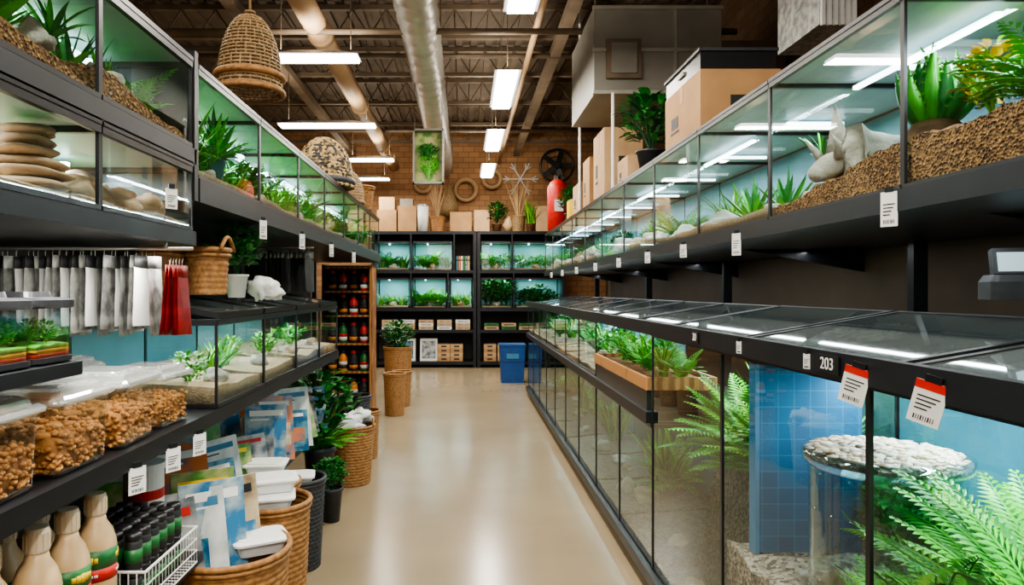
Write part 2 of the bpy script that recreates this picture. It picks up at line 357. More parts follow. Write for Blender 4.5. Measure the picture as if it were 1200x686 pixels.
# ------------------------------------------------------------ plants library
def fern_mesh(name,n,L,mats,lean=.9,bend=1.1,leaf=.26,pairs=13,clampx=None,fat=1):
    mb=MB(); 
    for i in range(n):
        az=2*pi*i/n*2.4+R.random()*.6; ang=R.uniform(.1,lean); ll=L*R.uniform(.7,1.1); p=Vector((R.uniform(-.01,.01),R.uniform(-.01,.01),0))
        mat=R.choice(mats); side=Vector((-math.sin(az),math.cos(az),0)); pts=[p.copy()]
        bd=bend*R.uniform(.7,1.2)
        for k in range(pairs):
            t=(k+1)/pairs; d=Vector((math.cos(az)*math.sin(ang),math.sin(az)*math.sin(ang),math.cos(ang)))
            p=p+d*(ll/pairs); ang+=bd/pairs; pts.append(p.copy())
            if k<1: continue
            q=leaf*ll*math.sin(pi*min(.97,t*.82+.13)); wd=ll/pairs*.42*fat
            for sg in(-1,1):
                e=p+side*sg*q*.85+d*q*.55-Vector((0,0,q*.12)); mid=(p+e)/2+Vector((0,0,q*.08))
                mb.add([p-d*wd*.3,mid-d*wd,e,mid+d*wd],[(0,1,2,3)],mat)
        mb.tube(pts,[.0035*L/.3*(1-.8*k/len(pts)) for k in range(len(pts))],mat,4)
    if clampx is not None: mb.v=[(max(v[0],clampx),v[1],v[2]) for v in mb.v]
    return mb.mesh(name)
def grass_mesh(name,n,L,w,mats,lean=.7,bend=.9,spread=.03,fold=.3):
    mb=MB()
    for i in range(n):
        mb.blade((R.uniform(-spread,spread),R.uniform(-spread,spread),0),R.random()*2*pi,L*R.uniform(.6,1.1),w*R.uniform(.7,1.2),R.uniform(.03,lean),bend*R.uniform(.3,1.2),R.choice(mats),5,fold)
    return mb.mesh(name)
def bush_mesh(name,n,rx,rz,leaf,mats,stems=8):
    mb=MB()
    for i in range(stems):
        a=R.random()*2*pi; q=rx*R.uniform(.3,.8); mb.tube([(0,0,0),(q*.3*math.cos(a),q*.3*math.sin(a),rz*.5),(q*math.cos(a),q*math.sin(a),rz*1.2)],.003+.01*rx,mats[-1],5)
    for i in range(n):
        th=R.random()*2*pi; u=R.uniform(-.9,1); rr=math.sqrt(1-u*u)*R.uniform(.55,1)
        c=Vector((rx*rr*math.cos(th),rx*rr*math.sin(th),rz*(1+u*R.uniform(.7,1))*.95+.02))
        mb.blade(c,th+R.uniform(-.8,.8),leaf*R.uniform(.7,1.3),leaf*.26,R.uniform(.5,1.5),.8,R.choice(mats),3,.15)
    return mb.mesh(name)
LIB=dict(
 fern=fern_mesh('fern',22,.30,[G1,G1,G2]), fern2=fern_mesh('fern',14,.26,[G2,G2,G1],lean=.7),
 bigfern=fern_mesh('big_fern',44,.42,[G1,G1,G2,G4],lean=.9,bend=1.0,leaf=.20,pairs=24,clampx=-.33,fat=.9),
 cornerfern=fern_mesh('corner_fern',130,.60,[G1,G1,G1,G4,G2],lean=1.1,bend=1.1,leaf=.15,pairs=32,clampx=-.31,fat=.9),
 dishfern=fern_mesh('dish_fern',80,.30,[G1,G1,G4],lean=1.15,bend=.9,leaf=.17,pairs=24,clampx=-.12,fat=.9),
 grass=grass_mesh('grass',42,.24,.006,[G1,G4,G2]), agave=grass_mesh('agave',24,.17,.013,[G2,G1],lean=1.1,bend=-.25,spread=.012,fold=.5),
 tall=grass_mesh('tall',34,.34,.010,[G1,G2,G4],lean=.45,bend=.7,spread=.05),
 bush=bush_mesh('bush',260,.11,.11,.045,[G2,G2,G3]), lime=bush_mesh('lime',190,.09,.09,.035,[G4,G1,G1]), yellow=bush_mesh('yellow',190,.07,.08,.030,[YEL,YEL,YEL,G4]),
 palm=grass_mesh('palm',16,.13,.008,[G1,G2],lean=1.2,bend=.7,spread=.004))
def plant(kind,loc,sc=1,label='bright green artificial plant in a glass tank',group='tank plants',name='aquarium_plant',rz=None):
    me=LIB[kind]
    return mk(name,me,None,loc,(0,0,R.random()*6.28 if rz is None else rz),sc,label,'plant',group)
ROCKS=[]
for i in range(6):
    ROCKS.append(MB().rock((0,0,.03),(.06,.05,.04),[STONE,GSTONE,PEB][i%3],i*2.3,.6,3).mesh('rock',True))
def rock(loc,sc=1,i=None,label='rough natural stone lying on the tank gravel',group='tank rocks'):
    return mk('rock',ROCKS[R.randrange(6) if i is None else i],None,loc,(0,0,R.random()*6.28),sc,label,'rock',group)
# ============================================================ RIGHT SIDE
r=top('display_rack','long black steel rack carrying two levels of aquariums','rack',(1.6,5.45,0))
def W(mb,name,parent,base=(1.6,5.45,0)):
    o=mb.obj(name,parent,loc=(-base[0],-base[1],-base[2])); return o
Y0,Y1=.95,9.9
BROWN=M('brown_panel',(.095,.06,.035),(.065,.04,.024),scale=4,rough=.7)
W(MB().bb(.95,1.75,Y0,Y1,.02,.10,BLACK).bb(1.0,1.7,Y0,Y1,0,.02,BLACKP),'base_plinth',r)
W(MB().bb(.905,.935,Y0,Y1,1.285,1.35,BLACK),'front_rail',r)
W(MB().bb(.905,.935,Y0,Y1,.06,.12,BLACK),'kick_rail',r)
W(MB().bb(.91,1.66,3.40,Y1,.84,.895,BLACK),'middle_shelf',r)
W(MB().bb(1.17,2.1,Y0,Y1,1.715,1.775,BLACK),'upper_shelf',r)
W(MB().bb(2.1,2.14,Y0,Y1,0,2.36,BROWN),'back_board',r)
for y in(2.9,5.0,7.1,9.85): W(MB().bb(1.9,1.96,y-.02,y+.02,.1,1.71,BLACK),'upright_post',r)
for y in(1.9,3.57,5.2,7.0,9.0): W(MB().add([(1.45,y-.012,1.715),(2.09,y-.012,1.715),(2.09,y-.012,1.60),(1.45,y+.012,1.715),(2.09,y+.012,1.715),(2.09,y+.012,1.60)],[(0,1,2),(3,5,4),(0,2,5,3),(0,3,4,1),(1,4,5,2)],BLACK),'shelf_bracket',r)
up=.81; y=1.05; n=0
def crumb(x,yy): return .012*noise.noise(Vector((x*30,yy*30,1)))+.008*noise.noise(Vector((x*75,yy*75,4)))
while n<11:
    w=up
    if n==0: f=lambda x,yy:.175+.06*(x/.7)-.03*yy+.012*noise.noise(Vector((x*6,yy*5,3.3)))+crumb(x,yy)
    elif n==1: f=lambda x,yy:.115+.05*(x/.7)-.13*yy+.012*noise.noise(Vector((x*8,yy*7,1.3)))+crumb(x,yy)
    else: f=None
    tank(w,.72,.535,1,(1.2+.36,y+w/2,1.777),'glass terrarium with black rim and %s'%('deep brown soil' if n<2 else 'sandy bed and lit hood'),'upper aquariums',bed=.055,bedmat=SOIL if n<2 else SAND,back=TEAL if n<2 else TEALL,bedf=f,far=(n==10),name='glass_terrarium',lamps=1+(n%2))
    n+=1; y+=w
ty=[(.98,1.58),(1.58,2.48),(2.48,3.39)]
for i,(a,b) in enumerate(ty):
    if i<2:
        f=lambda x,yy:.50+.05*noise.noise(Vector((x*7,yy*7,2)))+.03*x
        bm=GRAV
    else:
        f=lambda x,yy:(.60 if x>-.02 else .03+max(0,(x+.10)*6.5))+.02*noise.noise(Vector((x*9,yy*9,5)))
        bm=DGRAV
    tank(b-a,.64,1.19,1,(.94+.32,(a+b)/2,.102),['tall glass tank with ferns behind teal glass','tall glass tank holding blue tiles and a pebble dish','tall dim glass tank with greenery on a ledge'][i],'tall lower aquariums',bedmat=bm,back=[TEAL,TEAL,SMOKE][i],lid='slant',slant=.11,bedf=f,name='glass_aquarium',front=[GLASS,GLASS,GLASSD][i])
yy=3.39
for k in range(9):
    w=.722; c=yy+w/2
    tank(w,.64,.735,1,(1.26,c,.102),'low murky glass tank with stones under the middle shelf','bottom row aquariums',bed=.06,bedmat=DGRAV,back=[SMOKE,TEAL,SMOKE][k%3],lamps=1,far=(k==8),front=GLASSD)
    if k>=2: tank(w,.64,.395,1,(1.26,c,.897),'shallow lidded glass tank on the middle shelf','middle row aquariums',bed=.05,bedmat=SAND,back=TEALL if k%2 else TEAL,lid='slant',slant=.11,far=(k==8))
    yy+=w
d=top('wooden_planter_tray','shallow wooden tray on a black box planted with greenery','planter',(1.1,4.12,.897))
MB().bb(-.17,.17,-.66,.66,0,.10,BLACKP).obj('black_box',d)
mb=MB(); 
mb.bb(-.18,.18,-.68,-.655,.101,.165,WOOD); mb.bb(-.18,.18,.655,.68,.101,.165,WOOD); mb.bb(-.18,-.16,-.655,.655,.101,.165,WOOD); mb.bb(.16,.18,-.655,.655,.101,.165,WOOD); mb.bb(-.16,.16,-.655,.655,.101,.115,WOOD)
mb.obj('wooden_rim',d)
MB().bed(-.155,.155,-.65,.65,lambda x,y:.14+.01*noise.noise(Vector((x*20,y*20,1))),SOIL,6,20,.116).obj('soil',d)
d=top('lid_bank','row of sloped black-framed glass lids over the planter','lid',(1.26,4.11,1.30))
for c in(-.36,.36):
    a=math.atan2(.11,.64)
    MB().box((-.31,0,0),(.022,.69,.020),BLACKP).box((.31,0,0),(.022,.69,.020),BLACKP).box((0,-.335,0),(.62,.022,.020),BLACKP).box((0,.335,0),(.62,.022,.020),BLACKP).obj('lid_frame',d,loc=(0,c,.062),rot=(0,-a,0))
    MB().add([(-.31,-.33,0),(-.31,.33,0),(.31,.33,0),(.31,-.33,0)],[(0,1,2,3)],LIDG).obj('lid_glass',d,loc=(0,c,.066),rot=(0,-a,0))
for k in range(9): plant(('fern','tall','lime')[k%3],(1.1+R.uniform(-.03,.06),3.55+k*.14,1.035),.62 if k%3<2 else 1.0,'leafy green fern planted in the wooden tray','tray plants','tray_plant')
# gravel trays just beneath the nearest lids
for x,y,rx,ry in((1.32,2.22,.12,.17),(1.36,1.40,.13,.15)):
    mb=MB(); mb.lathe([(1,-.010),(1,0),(.8,.004),(0,.006)],GRAV,28,sx=rx,sy=ry)
    for i in range(170):
        a=R.random()*2*pi; q=math.sqrt(R.random()); z=R.uniform(.004,.006); mb.rock((q*rx*math.cos(a),q*ry*math.sin(a),.004),(z*1.4,z*1.1,z*.6),PEB if R.random()<.7 else STONE,i,.4,1)
    mb.obj('gravel_patch',loc=(x,y,1.302+.172*(x-.94)),rot=(0,-math.atan2(.11,.64),0),smooth=True,label='thin patch of tan gravel lying beneath a glass lid',cat='gravel',group='gravel under lids',kind='stuff')
# tank lamps, then two added strips below the upper shelf
area(1.5,5.5,2.27,.03,8.7,130,(.82,.95,1))
area(1.32,6.7,1.27,.05,6.2,48,(.80,.98,1))
area(1.32,1.75,1.24,.05,1.4,21,(.85,.98,1))
area(1.32,2.95,1.27,.05,.8,10,(.85,1,.98))
area(1.32,4.1,1.27,.05,1.3,8,(.85,1,.94))
area(1.3,6.7,.80,.04,6,13,(.72,.96,1))
area(1.45,5.5,1.70,.025,8.4,12,(.92,.98,1))  # added strip, lightens the lids and streaks them with reflections
area(1.78,5.5,1.70,.025,8.4,12,(.92,.98,1))  # second added strip for the lid reflections
# T2 contents
d=top('tiled_block','blue mosaic tiled panel standing on gravel','panel',(1.18,2.34,.61))
MB().box((0,0,.32),(.35,.04,.64),TILE).obj('tiled_face',d)
MB().box((-.183,0,.32),(.014,.05,.65),LBLUE).box((0,0,.648),(.38,.05,.014),POTD).obj('edge_trim',d)
d=top('pebble_dish','round clear glass vessel topped with pale pebbles','vessel',(1.205,1.955,.625),(0,0,0),None,1.04)
def ring(rr,z0,z1):
    v=[];f=[];sg=56
    for j,z in enumerate((z0,z1)):
        for i in range(sg): a=2*pi*i/sg; v.append((rr*math.cos(a),rr*math.sin(a),z))
    for i in range(sg): f.append((i,(i+1)%sg,sg+(i+1)%sg,sg+i))
    return v,f
MB().add(*ring(.188,0,.36),DISHG).obj('glass_wall',d,smooth=True)
MB().lathe([(.186,.352),(.20,.360),(.206,.375),(.206,.40)],DISHG,56).obj('glass_rim',d,smooth=True)
for z in (.34,.24): MB().torus(.189,.0035,z,GLASS,56).obj('glass_band',d,smooth=True)
mb=MB(); mb.lathe([(.198,.375),(.2,.392),(.15,.402),(0,.407)],GRAV,40)
for i in range(430):
    a=R.random()*2*pi; q=.190*math.sqrt(R.random()); z=R.uniform(.008,.013); mb.rock((q*math.cos(a),q*math.sin(a),.408-.012*(q/.19)**2+R.uniform(-.002,.004)),(z*1.3,z,z*.55),PEB if R.random()<.8 else STONE,i,.4,1)
o=mb.obj('pebble_layer',d,smooth=True); o['kind']='stuff'
plant('dishfern',(1.10,1.66,.60),.85,'bright green fern spreading on gravel in front of the dish',rz=0)
plant('cornerfern',(1.27,1.40,.60),.97,'large bright fern filling the near tank',rz=0)
plant('dishfern',(1.10,1.50,.59),1.0,'bright green fern at the front of the near tank',rz=0)
plant('dishfern',(1.10,1.36,.60),1.2,'bright green fern at the front of the near tank',rz=0)
plant('bigfern',(1.42,1.50,.60),1.1,'bright fern at the rear of the near tank',rz=0)
plant('tall',(1.50,1.25,.60),1.2,'tall green fronds behind the fern')
for i in range(10): rock((1.0+R.random()*.4,1.64+R.random()*.6,.58),.35+R.random()*.3)
plant('bush',(1.48,2.32,.60),1.2,'dark bushy plant behind the pebble dish')
# T3 contents
for x,y,s,kd in((1.28,2.75,1.05,'bigfern'),(1.30,3.02,1.15,'bigfern'),(1.32,3.2,1.05,'bigfern'),(1.38,2.66,1.4,'tall'),(1.42,3.0,1.5,'tall'),(1.30,2.62,1.5,'bush'),(1.42,3.2,1.5,'bush'),(1.28,2.86,1.5,'lime'),(1.26,2.70,1.4,'lime')):
    plant(kd,(x,y,.70),s,'dense green fern on the gravel ledge of the tank')
for i in range(8): rock((1.0+R.random()*.13,2.55+R.random()*.8,.11),.4+R.random()*.4)
yy=3.39
for k in range(9):
    for j in range(2): rock((1.08+R.random()*.35,yy+.15+j*.3+R.random()*.1,.155),.7+R.random()*.6)
    if k%2: plant(R.choice(['grass','tall']),(1.35,yy+.3+R.random()*.2,.17),1.1+R.random()*.5)
    if k%3==1: plant('fern',(1.38,yy+.40,.17),1.2)
    if k>=2:
        plant('lime' if k%2 else 'grass',(1.2+R.random()*.2,yy+.2,.94),1.1)
        plant('fern2',(1.15+R.random()*.2,yy+.52,.94),.95)
        if k%2: plant('bush',(1.35,yy+.36,.94),1.2)
        rock((1.08,yy+.36,.935),.6)
    yy+=.722
# upper right contents
d=top('potted_aloe','thick spiky succulent growing from a bulbous brown base','plant',(1.47,2.13,1.985))
MB().lathe([(.05,-.15),(.085,-.11),(.10,-.05),(.085,.01),(.06,.04),(0,.06)],TERRA,20).obj('trunk',d,smooth=True)
mb=MB()
for i in range(26):
    az=i*2.4; ln=.04+.95*(i%6)/6
    L=.25*R.uniform(.75,1.05); pts=[];rs=[];p=Vector((.025*math.cos(az),.025*math.sin(az),.03)); an=ln
    for k in range(9):
        t=k/8; pts.append(p.copy()); rs.append(.023*(1-t)**.6*(.75+.6*math.sin(pi*min(1,t*1.1)))+.0008)
        p=p+Vector((math.cos(az)*math.sin(an),math.sin(az)*math.sin(an),math.cos(an)))*L/8; an-=.09
    mb.tube(pts,rs,G2 if i%4 else G1,8)
    for k in range(1,8):
        s2=Vector((-math.sin(az),math.cos(az),0))
        for sg in(-1,1): mb.tube([pts[k]+s2*sg*rs[k]*.8,pts[k]+s2*sg*(rs[k]+.010)+Vector((0,0,.006))],[.004,.0005],G4,4)
mb.obj('leaves',d,smooth=True)
plant('yellow',(1.5,1.93,1.99),1.25,'bushy yellow flowering plant beside the succulent')
plant('yellow',(1.62,1.90,2.0),1.1,'bushy yellow flowering plant beside the succulent')
plant('fern',(1.48,1.70,1.96),.8,'bright green fern rooted in brown soil')
plant('lime',(1.58,1.74,1.97),1.2,'bushy lime green plant rooted in brown soil')
plant('fern',(1.36,1.55,1.94),.85,'bright green fern rooted in brown soil')
d=top('miniature_palm','small artificial palm with a thin trunk on soil','plant',(1.46,2.76,1.82))
MB().tube([(0,0,0),(.004,0,.10),(0,.004,.20)],[.008,.006,.005],TERRA,7).obj('trunk',d)
mk('palm_fronds',LIB['palm'],d,(0,0,.19),scale=1.3)
mk('palm_fronds',LIB['palm'],d,(0,0,.02),scale=.7)
CT=bpy.data.textures.new('stone_clouds','CLOUDS'); CT.noise_scale=.05
def skin(name,verts,edges,rad,mat,parent,sub=3):
    me=bpy.data.meshes.new(name); me.from_pydata(verts,edges,[]); me.materials.append(mat)
    o=mk(name,me,parent); md=o.modifiers.new('s','SKIN'); 
    for v,rr in zip(me.skin_vertices[0].data,rad): v.radius=rr if isinstance(rr,tuple) else (rr,rr)
    me.skin_vertices[0].data[0].use_root=True
    sb=o.modifiers.new('ss','SUBSURF'); sb.levels=sub; sb.render_levels=sub
    for p in me.polygons: p.use_smooth=True
    md.use_smooth_shade=True
    dp=o.modifiers.new('dd','DISPLACE'); dp.texture=CT; dp.strength=.009; dp.mid_level=.5
    return o
d=top('dinosaur_ornament','pale grey stone dinosaur figurine standing on soil','figurine',(1.39,2.40,1.845),(0,0,math.radians(10)),None,1.3)
V=[(.03,0,.125),(-.02,0,.115),(-.06,0,.095),(-.10,0,.065),(-.145,0,.035),(.085,0,.105),(.125,0,.065),(.155,0,.03),(.19,0,.012),
   (-.045,.04,.05),(-.055,.045,.005),(-.045,-.04,.05),(-.055,-.045,.005),(.075,.042,.06),(.08,.045,.005),(.075,-.042,.06),(.08,-.045,.005)]
E=[(0,1),(1,2),(2,3),(3,4),(0,5),(5,6),(6,7),(7,8),(1,9),(9,10),(1,11),(11,12),(5,13),(13,14),(5,15),(15,16)]
RD=[.062,.05,.034,.036,.018,.055,.036,.02,.008,.024,.022,.024,.022,.028,.024,.028,.024]
skin('dinosaur_body',V,E,RD,GSTONE,d)
MB().tube([(-.065,0,.10),(-.064,0,.17),(-.072,0,.235)],[.030,.018,.002],GSTONE,12).obj('head_crest',d,smooth=True)
for sg in(-1,1): MB().tube([(-.085,sg*.03,.085),(-.10,sg*.045,.12),(-.125,sg*.05,.145)],[.014,.009,.001],GSTONE,8).obj('horn',d,smooth=True)
for x,y,s in((1.42,3.0,1.2),(1.42,3.36,1.3),(1.36,3.2,.9)): plant('agave',(x,y,1.835),s,'spiky green agave on sandy bed')
rock((1.36,2.66,1.83),.9,0); rock((1.52,2.74,1.83),1.1,3); rock((1.32,2.90,1.825),.7,1)
yy=3.48
for k in range(9):
    for j in range(4): rock((1.34+R.random()*.3,yy+.10+j*.2,1.825),.8+R.random()*1.2)
    plant(['grass','fern2','lime','bush'][k%4],(1.45+R.random()*.1,yy+.25+R.random()*.3,1.83),.95+R.random()*.35)
    if k%2: plant('agave',(1.36,yy+.6,1.83),.9)
    yy+=.81
# price tags
def tag(loc,rot,w=.055,h=.09,red=False,label='white hanging price tag'):
    d=top('price_tag',label,'price tag',loc,rot,'hanging price tags')
    MB().box((0,0,-h/2),(w,.0012,h),PAPER).obj('card',d)
    mb=MB(); 
    if red: mb.box((0,-.0011,-h*.10),(w,.0008,h*.20),RED)
    for i in range(4): mb.box((-.05*w*i,-.0011,-h*(.36+.1*i)),(w*(.7-.1*i),.0008,h*.03),INK)
    for i in range(9): mb.box((-w*.3+i*w*.075,-.0011,-h*.86),(w*(.02+.02*(i%3==0)),.0008,h*.11),INK)
    mb.obj('print',d)
    MB().box((0,0,.006),(w*.5,.004,.014),BLACKP).obj('clip',d)
    return d
for y,z in((1.30,1.325),(1.545,1.325)): tag((.895,y,z),(0,math.radians(14),math.radians(-58)),.058,.085,True,'white price tag with red top clipped to the rail')
for y in(1.86,2.9,3.6,4.3,5.1,6.0,7,8,9): tag((1.16,y,1.77 if y<2 else 1.745),(0,0,math.radians(-60)),.045,.095 if y<3 else .07)
tag((.90,1.79,1.335),(0,0,math.radians(-65)),.020,.04); tag((.90,2.23,1.335),(0,0,math.radians(-65)),.020,.04)
def plate(loc,s,w,sg):
    d=top('number_plate','small black rail plate with white numerals','sign',loc,(pi/2,0,sg*pi/2))
    MB().box((0,0,0),(w,.045,.003),BLACKP).obj('plate',d); text(s,.042,d,(0,0,.003),(0,0,0),WHITE)
plate((.902,1.69,1.318),'203',.10,-1)
plate((.902,2.66,1.318),'30',.07,-1)
d=top('label_printer','small dark countertop label printer with a lit screen','device',(1.55,1.93,1.475),(0,0,math.radians(-20)))
MB().rr([(.13,.12,0),(.13,.12,.05),(.11,.10,.07)],.015,POTD).obj('casing',d); MB().box((0,-.02,.105),(.11,.03,.075),POTD,rot=(-.25,0,0)).box((0,0,.075),(.03,.03,.02),BLACKP).obj('screen_housing',d); MB().box((0,-.037,.106),(.09,.002,.055),SCREEN,rot=(-.25,0,0)).obj('screen',d)
def carton(loc,sz,mat=CARD,rz=0,label='brown cardboard carton stacked on top of the tanks',group='cartons above tanks',mark=True):
    d=top('cardboard_box',label,'box',loc,(0,0,rz),group)
    MB().box((0,0,sz[2]/2),sz,mat).obj('carton_body',d)
    mb=MB().box((0,0,sz[2]+.001),(sz[0]*1.0,.05,.002),CARDL).box((-sz[0]/2-.001,0,sz[2]*.85),(.002,.05,sz[2]*.3),CARDL); mb.obj('tape',d)
    if mark:
        x=-sz[0]/2-.001
        m=MB().box((x,sz[1]*.2,sz[2]*.45),(.001,sz[1]*.2,sz[2]*.2),INK).box((x,sz[1]*.2,sz[2]*.28),(.001,sz[1]*.25,sz[2]*.04),INK)
        m.box((0,-sz[1]/2-.001,sz[2]*.5),(sz[0]*.25,.001,sz[2]*.18),INK); m.obj('printed_mark',d)
TT=2.332
carton((1.45,3.88,TT),(.42,.62,.33),CARD,label='large brown carton on top of the tanks')
d=top('black_storage_case','flat black lidded case lying on a large carton','case',(1.45,3.9,TT+.333))
MB().box((0,0,.05),(.40,.60,.10),BLACKP).obj('case_body',d); MB().box((0,0,.108),(.42,.62,.016),POTD).obj('case_lid',d); MB().box((-.205,0,.06),(.01,.1,.02),GREYB).obj('handle',d)
carton((1.42,5.45,TT),(.30,.34,.22),CARDL); carton((1.42,6.3,TT),(.34,.5,.62),CARDL,label='tall pale carton on top of the tanks'); carton((1.40,6.95,TT),(.30,.36,.50)); carton((1.42,7.6,TT),(.32,.5,.35),CARDL)
def potted(loc,kind,sc,ph=.14,pr=.08,mat=POTD,label='leafy green potted plant',group='potted plants',name='potted_plant'):
    d=top(name,label,'plant',loc,(0,0,R.random()*6),group)
    MB().lathe([(pr*.7,0),(pr*.95,ph*.9),(pr*1.05,ph*.92),(pr*1.05,ph),(pr*.9,ph),(pr*.85,ph*.9),(0,ph*.9)],mat,24).obj('pot',d,smooth=True)
    mk('foliage',LIB[kind],d,(0,0,ph*.9),scale=sc); return d
potted((1.33,4.85,TT),'bush',1.9,.16,.1,label='bushy dark green plant on top of the tanks')
potted((1.36,8.6,TT),'bush',1.5,.14,.09,label='bushy dark green plant on top of the tanks')
d=top('red_canister','tall solid red canister standing on the tanks','canister',(1.31,9.5,TT)); MB().lathe([(.12,0),(.14,.02),(.14,.60),(.10,.68),(.04,.72)],RED,24).obj('canister_body',d,smooth=True); MB().lathe([(.045,.72),(.045,.76),(0,.77)],BLACKP,16).box((.03,0,.77),(.12,.02,.02),BLACKP).obj('valve_handle',d); MB().box((0,-.141,.34),(.12,.004,.16),PAPER).obj('label_plate',d)
MB().box((0,0,.12),(.16,.2,.24),YEL).box((0,0,.245),(.12,.16,.01),PAPER).obj('yellow_box',loc=(1.33,8.15,TT),label='small yellow box on top of the tanks',cat='box')
pp=MB().tube([(0,0,0),(0,0,2.5)],.014,WHITE,10).lathe([(.04,0),(.04,.01)],WHITE,16).obj('support_pole',loc=(1.27,5.8,TT),label='slim white pole rising to the roof',cat='pole',group='support poles',smooth=False)
pp.scale=(1,1,.34); dup(pp,(1.25,7.33,TT)).scale=(1,1,1)
# ============================================================ LEFT SIDE
DB=M('dark_back_board',(.045,.035,.03),(.03,.024,.02),scale=4,rough=.7)
base=(-1.3,4,0)
r=top('display_rack','black steel rack with shelves of tanks and goods','rack',base)
W(MB().bb(-1.62,-1.58,.9,7.1,0,2.24,DB),'back_board',r,base)
W(MB().bb(-1.58,-.86,.9,2.2,1.645,1.69,BLACK),'near_lower_shelf',r,base)
W(MB().bb(-1.58,-.86,.9,2.2,1.905,1.955,BLACK),'near_middle_shelf',r,base)
W(MB().bb(-1.58,-.86,2.185,2.215,1.79,2.27,BLACK),'divider_panel',r,base)
W(MB().bb(-1.58,-.86,2.23,7.1,1.79,1.868,BLACK),'upper_shelf',r,base)
W(MB().bb(-1.58,-.86,.9,4.72,1.035,1.085,BLACK),'counter_shelf',r,base)
W(MB().bb(-1.5,-.87,1.0,1.56,1.31,1.34,BLACK),'small_shelf',r,base)
W(MB().bb(-1.58,-.84,.9,2.2,.63,.66,BLACK),'goods_shelf',r,base)
W(MB().bb(-1.58,-.98,2.25,4.72,.52,.55,BLACK),'goods_shelf',r,base)
W(MB().bb(-1.58,-1.0,.9,4.72,0,.10,BLACK),'base_plinth',r,base)
for y in(2.22,4.70,7.05): W(MB().bb(-1.56,-1.52,y-.02,y+.02,0,1.79,BLACK),'upright_post',r,base)
for k in range(2):
    y=1.08+k*.55
    g0=(lambda x,yy:.035+.035*max(0,noise.noise(Vector((x*7,yy*7,k+9))))+.02*(-x/.6))
    tank(.55,.64,.205,-1,(-.87-.32,y+.275,1.692),'low glass terrarium with stones on sand','near shelf terrariums',bedf=g0,back=TEALL,name='glass_terrarium',far=(k==1),lamps=1)
    g=(lambda x,yy:.085-.11*yy+.05*(-x/.6)+.015*noise.noise(Vector((x*8,yy*8,k)))+crumb(x,yy)*.7)
    tank(.55,.64,.275,-1,(-.87-.32,y+.275,1.957),'glass terrarium with a sloping soil bank and plants','near shelf terrariums',bedmat=SOIL,back=TEALL,bedf=g,name='glass_terrarium',far=(k==1),lamps=2)
area(-1.15,1.63,1.875,.03,1.0,18,(.95,.98,1)); area(-1.15,1.63,2.20,.03,1.0,25,(.86,.96,1))
zz=1.725
for i in range(6):
    s=1.15-.08*i
    MB().rock((0,0,0),(.085*s,.075*s,.016),STONE,i*1.9,.25,3,1.0).obj('flat_stone',loc=(-.985+.008*(i%2),1.52+.01*(i%3),zz+.014),rot=(0,0,i*.5),smooth=True,label='flat rounded tan stone in a stacked pile',cat='rock',group='stacked flat stones'); zz+=.024
for x,y,s,i in((-1.0,1.78,1.0,0),(-1.05,1.88,1.3,3),(-.98,1.97,.9,0),(-1.12,2.05,1.3,3),(-1.15,1.72,1.2,0),(-1.25,1.5,.9,0),(-.97,1.70,.8,3),(-.96,2.08,.9,0)): rock((x,y,1.73),s,i,'rough tan stone on sand')
plant('grass',(-1.25,1.60,1.73),.6); plant('lime',(-1.25,1.85,1.73),.8); plant('fern2',(-1.2,2.03,1.73),.6); plant('fern',(-1.3,1.45,1.73),.55)
plant('agave',(-1.02,1.46,2.05),1.1,'spiky plant on a soil bank'); plant('fern',(-1.12,1.36,2.07),.65); plant('agave',(-1.03,1.76,2.05),1.0,'spiky plant on a soil bank'); plant('grass',(-1.06,1.96,2.02),.85); plant('fern',(-1.02,2.07,1.99),.75); plant('fern',(-1.2,1.95,2.02),.8); plant('palm',(-.98,1.62,2.09),1.1,'spiky plant on a soil bank'); plant('agave',(-1.2,1.55,2.07),1.2,'spiky plant on a soil bank'); plant('lime',(-1.15,1.82,2.04),.9)
rock((-1.0,1.85,2.03),1.1,1); rock((-1.02,1.93,2.01),.9,4); rock((-.98,2.10,1.98),.8,0); rock((-1.0,1.58,2.06),.9,4)
yy=2.235
for k in range(7):
    w=.69
    tank(w,.66,.36,-1,(-.875-.33,yy+w/2,1.87),'glass terrarium with green plants under a lit hood','upper aquariums on the shelf run',bed=.04,back=TEALL,far=(k==6),name='glass_terrarium',lamps=1+(k%2))
    for j in range(5):
        kd=['fern','tall','fern2','lime','grass','bush'][(j+k*2)%6]
        plant(kd,(-.99-R.random()*.22,yy+.09+j*.13,1.905),{'tall':.8,'fern':.95,'lime':1.1,'bush':.95}.get(kd,1.0)*R.uniform(.9,1.1))
    rock((-.96,yy+.3,1.90),.7); rock((-1.0,yy+.55,1.90),.6)
    yy+=w
area(-1.2,4.65,2.2,.03,4.7,85,(.86,.96,1))
d=top('pineapple_plant','spiky bromeliad in a teal pot inside the terrarium','plant',(-.965,2.62,1.905)); MB().lathe([(.035,0),(.05,.09),(.053,.095),(0,.09)],TEALPOT,20).obj('pot',d,smooth=True); mk('foliage',LIB['agave'],d,(0,0,.09),scale=1.1); mk('foliage',LIB['agave'],d,(0,0,.16),scale=.8)
yy=2.40
for k in range(4):
    w=.575
    tank(w,.52,.31,-1,(-.87-.26,yy+w/2,1.087),'lidded glass tank with sand on the counter shelf','counter tanks',bed=.065,back=TEAL if k<2 else TEALL,lid='slant',slant=.09,far=(k==3))
    for j in range(2): plant(R.choice(['fern2','lime','grass']),(-1.0-R.random()*.2,yy+.15+j*.28,1.14),.7)
    rock((-.98,yy+.3,1.135),.8); rock((-1.05,yy+.45,1.135),.6)
    yy+=w
area(-1.1,3.55,1.36,.04,2.2,12,(.86,.98,1))
